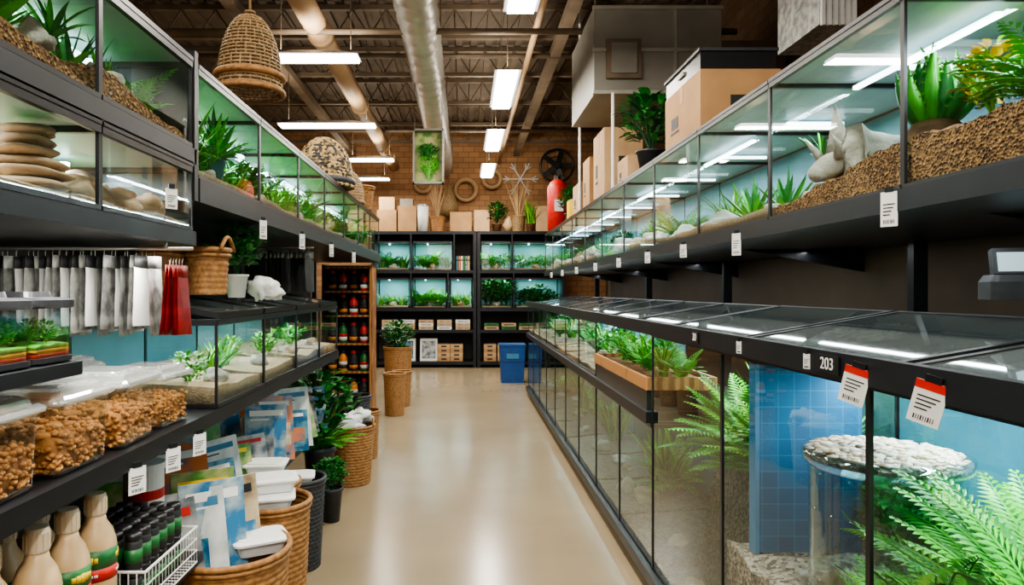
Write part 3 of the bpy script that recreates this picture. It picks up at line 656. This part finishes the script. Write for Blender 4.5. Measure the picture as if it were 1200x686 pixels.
CGS=[M('red_gravel',(.60,.05,.01),(.40,.03,.01),scale=60,rough=.8),M('yellow_gravel',(.75,.42,.02),(.5,.28,.02),scale=60,rough=.8),M('green_gravel',(.12,.45,.03),(.05,.28,.02),scale=60,rough=.8)]
for k,y in enumerate((1.12,1.27,1.42)):
    d=top('small_plastic_tank','small clear plastic tank with black lid, moss and coloured gravel','pet tank',(-.99,y+.072,1.342),(0,0,0),'small plastic tanks')
    MB().rr([(.20,.134,.012),(.205,.138,.122)],.02,PLAST).obj('clear_box',d,smooth=False)
    MB().rr([(.20,.135,0),(.208,.14,.004),(.208,.14,.014)],.02,BLACKP).obj('base_tray',d)
    MB().rr([(.212,.145,.120),(.218,.147,.124),(.218,.147,.138),(.19,.12,.143),(.15,.09,.144),(.145,.085,.156)],.025,BLACKP).obj('tank_lid',d)
    for q,g in enumerate(CGS):
        zb=.014+q*.009; MB().bed(-.092,.092,-.060,.060,lambda x,yy:zb+.010+.008*noise.noise(Vector((x*30,yy*30,k+q))),g,10,10,zb).obj('gravel_layer',d,smooth=True)
    for x,yy2,sc in((.06,-.03,.32),(.0,.03,.25),(-.05,-.02,.36),(.06,.03,.30),(.02,-.04,.34),(-.03,.03,.3)): mk('moss_plant',LIB['lime' if x else 'fern'],d,(x,yy2,.042),scale=sc*.9)
area(-.84,1.30,1.62,.04,.5,9,(1,.98,.9),(0,math.radians(20),0))  # added fill light, brightens the small plastic tanks
def tub(loc,s,rz=0,fill=COOKIE,label='clear plastic tub of brown dry treats'):
    d=top('treat_tub',label,'food tub',loc,(0,0,rz),'treat tubs on the shelf')
    w,l,h=.19*s,.21*s,.155*s; rd=.018*s
    MB().rr([(w*.92,l*.92,.002),(w*.95,l*.95,.008),(w,l,h*.9),(w*1.03,l*1.03,h)],rd,PLAST,True,False).obj('tub_body',d,smooth=False)
    MB().rr([(w*1.06,l*1.06,h-.006),(w*1.12,l*1.12,h),(w*1.12,l*1.12,h+.010),(w*1.04,l*1.04,h+.016),(w*.96,l*.96,h+.013),(w*.92,l*.92,h+.028),(w*.80,l*.80,h+.034),(w*.70,l*.70,h+.031),(w*.66,l*.66,h+.036)],rd*1.2,LIDP,False,True).obj('tub_lid',d,smooth=False)
    mb=MB().rr([(w*1.13,l*1.13,h-.001),(w*1.14,l*1.14,h+.004),(w*1.13,l*1.13,h+.009)],rd*1.2,LIDP,False,False)
    for q in range(4): mb.box((0,(-.3+q*.2)*l,h+.034),(w*.7,.006,.005),LIDP)
    mb.obj('lid_ridge',d)
    mb=MB(); fz=h*.58
    mb.rr([(w*.86,l*.86,.006),(w*.90,l*.90,fz-.008),(w*.8,l*.8,fz),(w*.3,l*.3,fz+.004)],rd,fill)
    for i in range(300): 
        q=R.uniform(.006,.0095)*s; zz=R.uniform(.06,.58)*h; kk=.455+.02*zz/h
        if i<110: c=(R.uniform(-.43,.43)*w,R.uniform(-.43,.43)*l,fz+R.uniform(-.003,.008))
        elif i<205: c=(w*(kk-.01),R.uniform(-.43,.43)*l,zz)
        else: c=(R.uniform(-.43,.43)*w,-l*(kk-.01),zz)
        mb.rock(c,(q,q,q*.8),fill,i,.5,1)
    o=mb.obj('treats',d,smooth=True); o['kind']='stuff'
tub((-.985,1.60,1.087),1.05); tub((-.985,1.87,1.087),1.05,.05); tub((-.985,2.13,1.087),.95,-.05)
tub((-1.25,1.72,1.087),1.2); tub((-1.25,2.03,1.087),1.15)
tub((-.985,1.32,1.087),1.05,.02,label='clear plastic tub of pale dry food')
area(-.9,1.8,1.60,.04,.8,6,(1,.97,.9),(0,math.radians(10),0))  # added fill light over the shelf of tubs
MB().tube([(-1.5,2.02,1.625),(-.80,2.02,1.625)],.005,STEEL,8).tube([(-1.5,2.02,1.625),(-1.5,2.02,1.645)],.005,STEEL,8).tube([(-.88,2.02,1.625),(-.88,2.02,1.645)],.005,STEEL,8).obj('hanging_rod',label='thin steel rod under the shelf for packets',cat='rod',smooth=True)
def packetmesh(m1,m2,w=.12,h=.19,th=.0035,seed=0,flare=0):
    mb=MB(); nx,nz=6,10
    for sg in(-1,1):
        vs=[];fs=[]
        for j in range(nz+1):
            for i in range(nx+1):
                u=i/nx;v=j/nz; x=sg*th*(math.sin(pi*u)*math.sin(pi*v))**.5+.004*noise.noise(Vector((u*2,v*2,seed)))
                vs.append((x*(1+flare*v*3),(u-.5)*w*(1+flare*v),-.045-h*v))
        for j in range(nz):
            for i in range(nx): fs.append((j*(nx+1)+i,j*(nx+1)+i+1,(j+1)*(nx+1)+i+1,(j+1)*(nx+1)+i))
        mb.add(vs,fs,m1)
    mb.box((0,0,-.028),(.003,w*.98,.036),m2); mb.tube([(0,0,-.012),(0,0,.004),(0,.006,.010)],.0012,STEEL,5); return mb.mesh('packet',True)
PK=[packetmesh(GREYP,GREYQ,seed=1,h=.18),packetmesh(GREYQ,INK,seed=2,h=.19,w=.11),packetmesh(GREYP,INK,seed=3,h=.20,w=.10),packetmesh(PAPER,INK,seed=4,h=.17)]; PR=packetmesh(DRED,DRED,.06,.17,seed=5,flare=.4); PD=packetmesh(INK,GREYP,.11,.17,seed=6)
for i in range(31):
    mk('hanging_packet',PK[(i*3)%4],None,(-1.46+i*.018,2.02+R.uniform(-.02,.02),1.612),(R.uniform(-.04,.04),R.uniform(-.03,.03),R.uniform(-.12,.10)),1,'grey and white foil packet hanging from a rod','packet','hanging foil packets')
for i in range(5): mk('hanging_packet',PR,None,(-.868+i*.009,2.02,1.585),(R.uniform(-.05,.05),.06-i*.03,R.uniform(-.2,.1)),1.0,'dark red packet hanging from a rod','packet','hanging red packets')
MB().tube([(-1.3,4.1,1.76),(-.90,4.1,1.76)],.005,STEEL,8).tube([(-1.3,4.1,1.76),(-1.3,4.1,1.79)],.005,STEEL,8).obj('hanging_rod',label='thin steel rod under the upper shelf',cat='rod',smooth=True)
for i in range(15): mk('hanging_packet',PD if i%5 else PR,None,(-1.29+i*.026,4.1,1.75),(0,R.uniform(-.06,.06),R.uniform(-.3,-.05)),1.2,'dark packet hanging from a rod','packet','hanging dark packets')
# ---------------- baskets
def basket(loc,rt,rb,h,mat=WICK,label='round woven wicker basket',name='wicker_basket',group='wicker baskets',rows=None,handles=False,dome=False,rot=(0,0,0),nst=26,bulge=.0):
    d=top(name,label,'basket',loc,rot,group)
    rows=rows or max(8,int(h/.022)); sub=4; seg=104; nz=rows*sub
    vs=[];fs=[]
    for j in range(nz+1):
        t=j/nz; z=h*t
        if dome: Rr=rt*math.sqrt(max(.012,1-(t*.995)**2.3))
        else: Rr=rb+(rt-rb)*t+bulge*math.sin(pi*t)
        row=j//sub; fr=(j%sub)/sub
        for i in range(seg):
            a=2*pi*i/seg; bu=math.sin(pi*fr)*(.35+.65*(.5+.5*math.cos(nst*a+pi*row)))
            q=Rr+.008*bu*(min(1,h/.3)); vs.append((q*math.cos(a),q*math.sin(a),z))
    for j in range(nz):
        for i in range(seg): fs.append((j*seg+i,j*seg+(i+1)%seg,(j+1)*seg+(i+1)%seg,(j+1)*seg+i))
    if not dome: fs.append(tuple(range(seg-1,-1,-1)))
    mb=MB().add(vs,fs,mat)
    mb.obj('woven_body',d,smooth=True)
    mb=MB(); 
    if dome: mb.torus(rt,.012,0,mat)
    else: mb.torus(rt+.004,.011,h,mat,44); mb.torus(rt+.004,.008,h-.02,mat,44); 
    mb.obj('braided_rim',d,smooth=True)
    if handles:
        for sg in(-1,1): MB().tube([(sg*rt,(k-4)*.018,h+.05*math.sin(pi*k/8)) for k in range(9)],.008,mat,8).obj('handle',d,smooth=True)
    return d
basket((-.80,2.34,0),.195,.16,.62,label='large honey wicker basket full of magazines')
basket((-.785,2.80,0),.15,.12,.64,label='tall honey wicker basket holding white tubs')
basket((-.93,3.22,0),.15,.12,.60,label='honey wicker basket holding tubs')
basket((-.90,3.72,0),.14,.115,.48,WICKD,'round black woven basket')
basket((-.89,5.35,0),.19,.155,.45,label='wide honey wicker basket with white bags',handles=True)
basket((-.90,6.15,0),.14,.12,.42,label='honey wicker basket on the floor')
basket((-.93,5.85,.0),.13,.11,.60,WICKD,'dark woven basket on the floor')
basket((-.83,8.25,0),.13,.11,.50,label='tall honey wicker basket on the floor')
basket((-.93,9.7,0),.20,.16,.70,label='tall honey wicker planter basket')
basket((-.80,8.9,0),.12,.10,.45,label='small honey wicker basket on the floor')
mk('potted_fern',LIB['bush'],None,(-.93,9.7,.62),scale=2.0,label='leafy green plant in a wicker planter',cat='plant')
basket((-.98,2.62,1.485),.075,.065,.17,WICK,'small wicker basket on a tank lid',name='small_wicker_basket',handles=True); basket((-1.14,2.60,1.497),.08,.07,.16,WICK,'small wicker basket on a tank lid',name='small_wicker_basket')
potted((-.98,2.95,1.47),'bush',1.0,.10,.05,PAPER,label='bushy green plant in a white pot on tank lids')
MB().rock((0,0,.06),(.07,.09,.055),PAPER,4,.8,3,2.5).obj('crumpled_cloth',loc=(-.95,3.28,1.45),smooth=True,label='crumpled pale cloth lying on the tank lids',cat='cloth')
# open-weave hanging bell: real strands
d=top('hanging_wicker_bell','golden open-weave bell-shaped wicker basket hanging by rope','basket',(-1.0,3.2,2.43),(0,0,0),'wicker decorations')
rt,hh=.142,.36
def br(t): return rt*math.sqrt(max(.02,1-(t*.99)**2.3))
mb=MB()
for i in range(40):
    a=2*pi*i/40; mb.tube([((br(t)+.004*(1 if (i+int(t*20))%2 else -1))*math.cos(a),(br(t)+.004*(1 if (i+int(t*20))%2 else -1))*math.sin(a),hh*t) for t in [k/14 for k in range(15)]],.0042,WICKG,5)
mb.obj('upright_strand',d,smooth=True)
mb=MB()
for k in range(21):
    t=k/21; mb.torus(br(t)+.002,.0058,hh*t,WICKG,48)
mb.obj('woven_ring',d,smooth=True)
MB().torus(.02,.006,.375,ROPE,16).tube([(0,0,.35),(0,0,.48),(0,0,2.42)],.006,ROPE,6).obj('hanging_rope',d,smooth=True); MB().torus(.150,.016,.07,WICK).torus(.152,.013,.0,WICK).obj('woven_band',d,smooth=True)
basket((-1.02,5.0,2.262),.21,.21,.36,SPECK,'dark speckled woven dome basket on top of tanks',name='woven_dome_basket',dome=True,group='wicker decorations')
MB().lathe([(.20,-.0),(.225,.02),(.225,.05),(.20,.06)],WICKD,36).obj('dark_band',bpy.data.objects['woven_dome_basket'],loc=(0,0,0),smooth=True)
basket((-1.0,5.9,2.262),.14,.14,.28,WICKG,'woven dome basket on top of tanks',name='woven_dome_basket',dome=True,group='wicker decorations')
basket((-.98,6.5,2.262),.13,.10,.22,WICK,'woven basket on top of tanks',name='open_woven_basket',group='wicker decorations')
# ---------------- bottles
def bottle_parts(bm,cap,l1,l2,h,r,lz=(.12,.30,.46),stripe=None):
    a=MB().lathe([(r*.92,0),(r,.01),(r,h*.60),(r*.96,h*.66),(r*.78,h*.74),(r*.52,h*.80),(r*.44,h*.86)],bm,24).mesh('bottle_body',True)
    cp=MB().lathe([(r*.50,h*.85),(r*.52,h*.86),(r*.52,h*.97),(r*.46,h),(0,h)],cap,20)
    for q in range(14): cp.box((r*.52*math.cos(q*pi/7),r*.52*math.sin(q*pi/7),h*.915),(.0025,.0025,h*.10),cap,rot=(0,0,q*pi/7))
    b=cp.mesh('cap',False)
    c=MB().lathe([(r*1.01,h*lz[0]),(r*1.01,h*lz[1])],l1,24).lathe([(r*1.012,h*lz[1]),(r*1.012,h*lz[2])],l2,24)
    if stripe:
        zz=h*(lz[1]+lz[2])/2
        for q in range(3):
            a0=q*2*pi/3
            for m in range(5):
                aa=a0+(m-2)*.22; c.box((r*1.02*math.cos(aa),r*1.02*math.sin(aa),zz),(.002,r*.20,.020-.004*abs(m-2)),stripe,rot=(0,0,aa))
                c.box((r*1.02*math.cos(aa),r*1.02*math.sin(aa),h*(lz[0]+lz[1])/2),(.002,r*.18,.006),PAPER,rot=(0,0,aa))
    c=c.mesh('bottle_label',True)
    return a,b,c
def bottle(parts,loc,label,group,sc=1,name='bottle'):
    d=top(name,label,'bottle',loc,(0,0,R.random()*6),group,sc)
    for m in parts: mk(m.name.split('.')[0],m,d)
    return d
BP=bottle_parts(CREAM,CAPB,RED,LGREEN,.34,.048,(.40,.49,.62),YEL)
for x,y in((-.905,1.68),(-.905,1.56),(-.90,1.44),(-.93,1.33),(-1.01,1.62),(-1.01,1.5),(-1.03,1.39)): bottle(BP,(x,y,.662),'cream plastic bottle with green and red label','cream bottles')
d=top('wire_basket','white wire basket holding small dark jars','basket',(-.94,1.93,.662))
mb=MB()
for z in(.004,.04,.075,.11): 
    mb.tube([(-.12,-.17,z),(.12,-.17,z),(.12,.17,z),(-.12,.17,z),(-.12,-.17,z)],.0025,WHITE,5)
for k in range(18):
    y=-.17+k*.02; mb.tube([(.12,y,.11),(.12,y,.004),(-.12,y,.004),(-.12,y,.11)],.0018,WHITE,5)
for k in range(12):
    x=-.12+k*.0218; mb.tube([(x,-.17,.11),(x,-.17,.004)],.0018,WHITE,5)
mb.obj('wire_mesh',d); MB().tube([(-.12,-.17,.112),(.12,-.17,.112),(.12,.17,.112),(-.12,.17,.112),(-.12,-.17,.112)],.004,WHITE,6).obj('rim',d)
JB=MB().lathe([(.02,0),(.022,.004),(.022,.07),(.018,.078)],INK,16).mesh('jar_body',True); JC=MB().lathe([(.021,.078),(.021,.095),(0,.095)],BLACKP,16).mesh('jar_lid',True); JL=MB().lathe([(.0225,.02),(.0225,.055)],LGREEN,16).mesh('jar_label',True)
for a in range(4):
    for b in range(6):
        for c in range(2):
            d=top('small_jar','small black jar with green label and lid','jar',(-1.02+a*.05,1.80+b*.05,.67+c*.097),(0,0,0),'small jars in wire basket')
            for m in(JB,JC,JL): mk(m.name.split('.')[0],m,d)
d=top('food_can','white and red round food canister','can',(-1.02,2.18,.662)); MB().lathe([(.06,0),(.06,.27)],PAPER,28).obj('can_body',d,smooth=False); MB().lathe([(.0605,.10),(.0605,.13)],RED,28).lathe([(.0605,.18),(.0605,.21)],RED,28).obj('can_label',d); MB().lathe([(.063,.27),(.063,.29),(0,.29)],WHITE,28).obj('can_lid',d)
# ---------------- magazines
def magazine(loc,rot,ci,where,w=.20,h=.27):
    d=top('magazine','%s covered magazine %s'%(COVN[ci],where),'magazine',loc,rot,'magazines on display')
    MB().box((0,0,h/2),(w,.008,h),PAPER).obj('pages',d)
    m=MB().box((0,-.0045,h*.5),(w*1.002,.0015,h*1.002),COV[ci]).box((0,-.006,h*.88),(w*.8,.001,h*.08),[PAPER,PAPER,RED,PAPER,YEL,INK,LBLUE][ci]).box((-w*.15,-.006,h*.79),(w*.45,.001,h*.018),INK if ci in(5,6) else PAPER).box((w*(.12 if ci%2 else -.1),-.006,h*.40),(w*.6,.001,h*.34),COV[(ci+2)%7]).box((0,-.006,h*.09),(w*.7,.001,h*.02),INK).box((-w*.1,-.006,h*.13),(w*.5,.001,h*.015),INK); m.obj('printed_cover',d)
for i,(x,y,ci,rz,rx) in enumerate(((-.91,2.20,2,34,-14),(-.87,2.26,6,30,-11),(-.83,2.30,0,38,-9),(-.87,2.36,1,28,-8),(-.80,2.42,5,42,-6),(-.92,2.44,4,34,-7))): 
    magazine((x,y,.45),(math.radians(rx),math.radians(-6+3*(i%3)),math.radians(rz)),ci,'standing in a wicker basket',.19+.015*(i%3),.36+.02*(i%3))
RM=random.Random(4)
for k in range(13):
    y=2.60+k*.17+RM.uniform(-.03,.03)
    magazine((-1.02+RM.uniform(-.03,.02),y,.555),(math.radians(RM.uniform(-20,-8)),math.radians(RM.uniform(-6,4)),math.radians(RM.uniform(28,56))),(k*5+3)%7,'leaning on the low shelf',RM.choice([.17,.21,.25]),RM.choice([.24,.30,.36]))
for k in range(8):
    y=2.55+k*.25
    magazine((-1.27,y,.555),(math.radians(-10),0,math.radians(RM.uniform(30,50))),(k*3+2)%7,'standing in the back row',.24,RM.choice([.34,.40]))
def wtub(loc,rz=0):
    d=top('white_tub','flat white plastic tub with a snap lid','tub',loc,(0,0,rz),'white lidded tubs')
    MB().rr([(.15,.12,0),(.175,.145,.042)],.02,WHITE).obj('tub_body',d); MB().rr([(.195,.165,.042),(.197,.167,.050),(.16,.13,.054),(.155,.125,.058)],.025,PAPER).obj('tub_lid',d)
for x,y,z,q in((-.785,2.78,.62,.25),(-.73,2.44,.575,.5),(-.93,3.18,.58,.2),(-.93,3.22,.641,.1),(-.90,3.68,.46,.2),(-1.1,4.3,.552,0),(-1.08,4.3,.613,.1),(-.785,2.82,.681,.35)): wtub((x,y,z),q)
MB().rock((0,0,0),(.13,.11,.07),PAPER,5,.6,3,2.2).obj('white_bag',loc=(-.92,5.33,.47),smooth=True,label='crumpled white bag in a wicker basket',cat='bag',group='white bags')
MB().rock((0,0,0),(.10,.09,.06),PAPER,8,.6,3,2.2).obj('white_bag',loc=(-.84,5.42,.50),smooth=True,label='crumpled white bag in a wicker basket',cat='bag',group='white bags')
for y in(1.78,2.0,2.2): tag((-.85,y,1.04),(0,0,math.radians(60)),.05,.07)
tag((-.855,2.0,1.80),(0,0,math.radians(60)),.04,.06)
for y in(2.9,3.6,4.4,5.3): tag((-.85,y,1.80),(0,0,math.radians(60)),.04,.08)
def bigplant(loc,ph,kind,sc,label):
    potted(loc,kind,sc,ph,.11,POTD,label=label,name='potted_plant')
bigplant((-1.0,4.75,0),.42,'bigfern',.85,'large dark green leafy plant in a dark pot')
mk('bush_plant',LIB['bush'],None,(-1.0,4.75,.42),scale=2.3,label='dense leafy bush behind the basket',cat='plant')
potted((-.86,4.45,0),'bush',.9,.22,.075,POTD,label='small green plant in a black pot on the floor')
base=(-1.15,6.9,0)
r=top('bottle_rack','black wooden rack of red, black and green bottles','rack',base)
W(MB().bb(-1.40,-1.37,6.75,7.05,0,1.76,BLACKP),'side_panel',r,base); W(MB().bb(-.93,-.90,6.75,7.05,0,1.76,WOOD),'side_panel',r,base); W(MB().bb(-1.37,-.93,7.03,7.05,0,1.76,DB),'rear_panel',r,base)
zs=[.10,.42,.70,.98,1.26,1.50]
for z in zs+[1.74]: W(MB().bb(-1.37,-.93,6.76,7.03,z-.02,z,WOOD),'shelf_board',r,base)
bps=[bottle_parts(RED,INK,PAPER,INK,.2,.042),bottle_parts(INK,RED,ORAN,INK,.2,.042),bottle_parts(LGREEN,INK,PAPER,RED,.2,.042),bottle_parts(ORAN,INK,INK,PAPER,.2,.042)]
bl=['red','black','green','orange']
for zi,z in enumerate(zs):
    for k in range(4):
        q=[0,1,0,1,2,1][(k+zi)%6] if zi>2 else [1,2,1,3][(k+zi)%4]
        bottle(bps[q],(-1.31+k*.105,6.84,z+.001),'%s bottle with printed label on the rack'%bl[q],'rack bottles')
# ============================================================ BACK SHELVES
def backrack(x0,x1,div,label):
    base=((x0+x1)/2,13.5,0); r=top('shelving_unit',label,'shelf',base,(0,0,0),'back shelving')
    for x in(x0,x1): W(MB().bb(x-.03,x+.03,13.25,13.9,0,2.66,BLACK),'upright_post',r,base)
    W(MB().bb(x0,x1,13.9,13.93,0,2.66,DB),'back_board',r,base)
    for z in(.12,.74,1.16,1.90,2.66): W(MB().bb(x0+.03,x1-.03,13.27,13.9,z-.06,z,BLACK),'shelf_board',r,base)
    for x,z0,z1 in div: W(MB().bb(x-.015,x+.015,13.27,13.85,z0,z1,BLACK),'divider_panel',r,base)
backrack(-1.75,.22,[(-1.02,1.90,2.6),(-.18,1.90,2.6),(-1.02,1.16,1.84),(-.30,1.16,1.84)],'black steel shelving with lit tanks and goods')
backrack(.30,1.95,[(.95,1.90,2.6),(.98,1.16,1.84)],'black steel shelving with planted tanks')
AQ=M('aqua_glow_backing',(.20,.48,.50),(.12,.36,.38),scale=3,rough=.5,emit=(.25,.7,.72),es=.12)  # faint glow put into the backing to make it look lit
def btank(x0,x1,z,h,kinds,sc=1.0):
    w=x1-x0
    tank(w,.5,h,1,((x0+x1)/2,13.56,z),'lit aquarium with green plants on the back shelving','back shelf aquariums',bed=.04,back=AQ,lamps=1,rot=(0,0,pi/2),far=True,name='shelf_aquarium')
    n=int(w/.10)
    for i in range(n): plant(R.choice(kinds),(x0+.1+(w-.2)*i/max(1,n-1),13.5+R.uniform(-.08,.1),z+.05),sc*R.uniform(.9,1.5),'green plant in a lit shelf aquarium','back tank plants')
    rock(((x0+x1)/2,13.42,z+.04),1.2)
    area((x0+x1)/2,13.5,z+h-.04,w*.8,.1,6,(.8,.97,1))
btank(-1.70,-1.05,1.902,.55,['fern2','grass']); btank(-.98,-.22,1.902,.55,['lime','grass','fern']); btank(-1.70,-1.06,1.162,.58,['grass']); btank(-.98,-.34,1.162,.58,['fern','grass']); btank(-.26,.17,1.162,.58,['grass'])
btank(.35,.92,1.902,.55,['lime','fern','lime'],1.1); btank(.98,1.9,1.902,.55,['lime','grass'])
btank(.35,.95,1.162,.58,['bush','bush'],1.6); btank(1.02,1.9,1.162,.58,['bush','fern2','lime'],1.3)
for i in range(6): MB().box((0,0,.14),(.035,.2,.28),[LBLUE,ORAN,PAPER,LGREEN,GREYP,CREAM][i]).box((0,-.101,.2),(.03,.002,.03),INK).obj('book',loc=(-.12+i*.045,13.5,1.901),label='upright book on the back shelving',cat='book',group='shelf books')
for i in range(5):
    for j in range(3): MB().box((0,0,.03),(.28,.35,.06),[PAPER,CARDL,CREAM][(i+j)%3]).box((0,-.176,.03),(.2,.002,.02),GREYP).obj('flat_package',loc=(-1.45+i*.36,13.5,.742+j*.064),label='flat pale package stacked on the back shelving',cat='package',group='flat packages')
for i in range(4):
    for j in range(2): MB().box((0,0,.03),(.28,.35,.06),[CARDL,LGREEN][(i+j)%2]).box((0,-.176,.03),(.2,.002,.02),INK).obj('flat_package',loc=(.55+i*.34,13.5,.742+j*.064),label='flat brown package stacked on the back shelving',cat='package',group='flat packages')
def frame(loc,w,h,m,label):
    d=top('picture_frame',label,'picture',loc,(math.radians(-8),0,0)); MB().box((0,0,h/2),(w,.02,h),PAPER).obj('border',d); MB().box((0,-.012,h/2),(w*.78,.004,h*.78),m).obj('picture',d)
frame((-.68,13.4,.122),.34,.44,COV[2],'white framed grey picture leaning on the shelf'); frame((-1.15,13.4,.122),.42,.44,COV[1],'blue printed panel leaning on the shelf'); 
for x in(-.38,-.13,.52,.79,1.06): 
    for j in range(4): MB().box((0,0,.04),(.24,.3,.08),[CARD,CARDL][j%2]).box((0,-.151,.04),(.1,.002,.03),INK).obj('small_carton',loc=(x,13.5,.122+j*.083),label='small brown carton stacked on the bottom shelf',cat='box',group='small cartons')
bt=2.662
for x,w,h,m in((-1.5,.38,.42,CARD),(-1.1,.36,.5,CARD),(-.05,.42,.38,CARD),(.36,.30,.42,CARDL),(1.6,.36,.5,CARDL)):
    carton((x,13.55,bt),(w,.4,h),m,label='cardboard carton on the back shelving',group='cartons on back shelving',mark=False)
carton((-1.5,13.55,bt+.425),(.3,.35,.25),CARDL,label='cardboard carton on the back shelving',group='cartons on back shelving',mark=False)
carton((-1.12,13.55,bt+.505),(.25,.3,.14),GREYB,label='grey carton on the back shelving',group='cartons on back shelving',mark=False)
d=top('white_bucket','white round bucket on the back shelving','bucket',(-.80,13.42,bt)); MB().lathe([(.10,0),(.12,.5),(.11,.5)],WHITE,20).obj('bucket_body',d,smooth=True); MB().lathe([(.125,.5),(.125,.53),(0,.54)],GREYP,20).obj('bucket_lid',d)
potted((.66,13.45,bt),'bush',1.9,.16,.1,TERRA,label='green potted plant on the back shelving')
potted((1.32,13.4,bt),'tall',1.5,.16,.09,TERRA,label='green potted plant on the back shelving')
basket((-.52,13.45,bt),.15,.12,.28,WICK,'woven basket on the back shelving',group='baskets on back shelving'); basket((1.08,13.45,bt),.14,.11,.30,WICKG,'pale woven basket on the back shelving',group='baskets on back shelving')
mb=MB()
for i in range(26):
    a=R.random()*6.28; q=R.uniform(.05,.30); hh=R.uniform(.5,.95); mb.tube([(0,0,.2),(q*.4*math.cos(a),q*.4*math.sin(a),.2+hh*.5),(q*math.cos(a),q*math.sin(a),.2+hh)],[.011,.008,.003],CARDL,5)
me=mb.mesh('dried_branches')
for x,y in((-.52,13.45),(1.08,13.45)): mk('dried_branches',me,None,(x,y,bt),(0,0,x),1,'bundle of dried pale branches on the back shelving','branches','dried branches')
for x,z,rr in((.05,3.62,.22),(.60,3.85,.18),(-.85,3.75,.17)):
    d=top('wicker_wreath','round dried twig wreath hung on the brick wall','wreath',(x,14.34,z),(pi/2,0,0),'wall wreaths'); MB().torus(rr,.045,0,CARDL,32).torus(rr*.82,.025,.01,ROPE,32).obj('wreath_ring',d,smooth=True)
d=top('woven_bag','teardrop woven bag hanging on the brick wall','bag',(-.30,14.2,3.0)); MB().lathe([(.02,0),(.18,.1),(.2,.25),(.12,.5),(.03,.75)],WICKG,24).obj('bag_body',d,smooth=True); MB().tube([(0,0,.74),(0,.1,.95),(0,.2,1.0)],.012,ROPE,6).obj('strap',d)
MB().lathe([(.05,0),(.11,.12),(.06,.25),(.05,.3)],CREAM,20).obj('vase',loc=(.88,13.45,bt),smooth=True,label='tan ceramic vase on the back shelving',cat='vase')
d=top('wall_fan','round black industrial fan on the brick wall','fan',(1.95,14.2,4.1))
MB().torus(.34,.025,0,BLACKP,40).torus(.2,.008,.0,BLACKP,40).obj('fan_guard',d,rot=(pi/2,0,0),smooth=True)
mb=MB()
for k in range(5): mb.box((.17*math.cos(k*1.2566),0,.17*math.sin(k*1.2566)),(.28,.01,.12),POTD,rot=(.4,-k*1.2566,0))
mb.obj('fan_blades',d); MB().lathe([(.06,-.19),(.06,.15)],BLACKP,16).obj('hub',d,rot=(pi/2,0,0))
mb=MB()
for k in range(6):
    a=k*pi/3; c,s_=math.cos(a),math.sin(a); mb.tube([(0,0,0),(.38*c,0,.38*s_)],.018,PAPER,6)
    for q in(-.5,.5): mb.tube([(.22*c,0,.22*s_),(.22*c+.13*math.cos(a+q),0,.22*s_+.13*math.sin(a+q))],.013,PAPER,6)
mb.obj('snowflake_decoration',loc=(1.2,14.375,3.85),label='pale snowflake ornament mounted on the brick wall',cat='decoration')
area(.2,13.0,4.2,3.2,.2,22,(1,.9,.75),(math.radians(35),0,0))  # added wash light to warm the back brick wall
d=top('hanging_terrarium','framed glass terrarium with greenery hung from the ceiling','terrarium',(-.41,8.0,2.76))
mb=MB()
for x in(-.17,.17): mb.box((x,0,.31),(.02,.10,.64),GREYB)
for z in(0,.62): mb.box((0,0,z),(.36,.10,.02),GREYB)
mb.obj('frame',d); MB().box((0,.045,.31),(.33,.006,.6),COV[4]).obj('backing',d); mk('greenery',LIB['lime'],d,(0,0,.05),scale=(1.4,.4,1.6)); mk('greenery',LIB['bush'],d,(0,0,.26),scale=(1.0,.35,.9))
for x in(-.16,.16): MB().tube([(x,0,.63),(x,0,1.65)],.004,TRUSS,5).obj('hanging_wire',d)
d=top('blue_bin','dark blue plastic storage bin standing on the floor','bin',(.80,11.25,0))
MB().box((0,0,.30),(.36,.34,.60),BLUE,taper=1.14).obj('bin_body',d); MB().box((0,0,.612),(.43,.41,.03),BLUE).box((0,-.19,.36),(.38,.02,.02),BLUE).obj('bin_rim',d); MB().box((0,-.193,.44),(.2,.006,.08),LBLUE).obj('front_label',d)
# ------------------------------------------------------------ fill & camera
area(-.2,-1.2,2.8,2.5,1.2,50,(1,.94,.84),(math.radians(65),0,0))  # added fill light from behind the camera
w=bpy.data.worlds.new('World'); S.world=w; w.use_nodes=True; w.node_tree.nodes['Background'].inputs[0].default_value=(.5,.45,.4,1); w.node_tree.nodes['Background'].inputs[1].default_value=.3
cam=bpy.data.cameras.new('Camera'); co=bpy.data.objects.new('Camera',cam); COL.objects.link(co); S.camera=co
co.location=(0,0,1.5); co.rotation_euler=(pi/2,0,0); cam.lens=24; cam.sensor_width=36; cam.shift_x=.0475; cam.shift_y=-.0017; cam.clip_start=.05
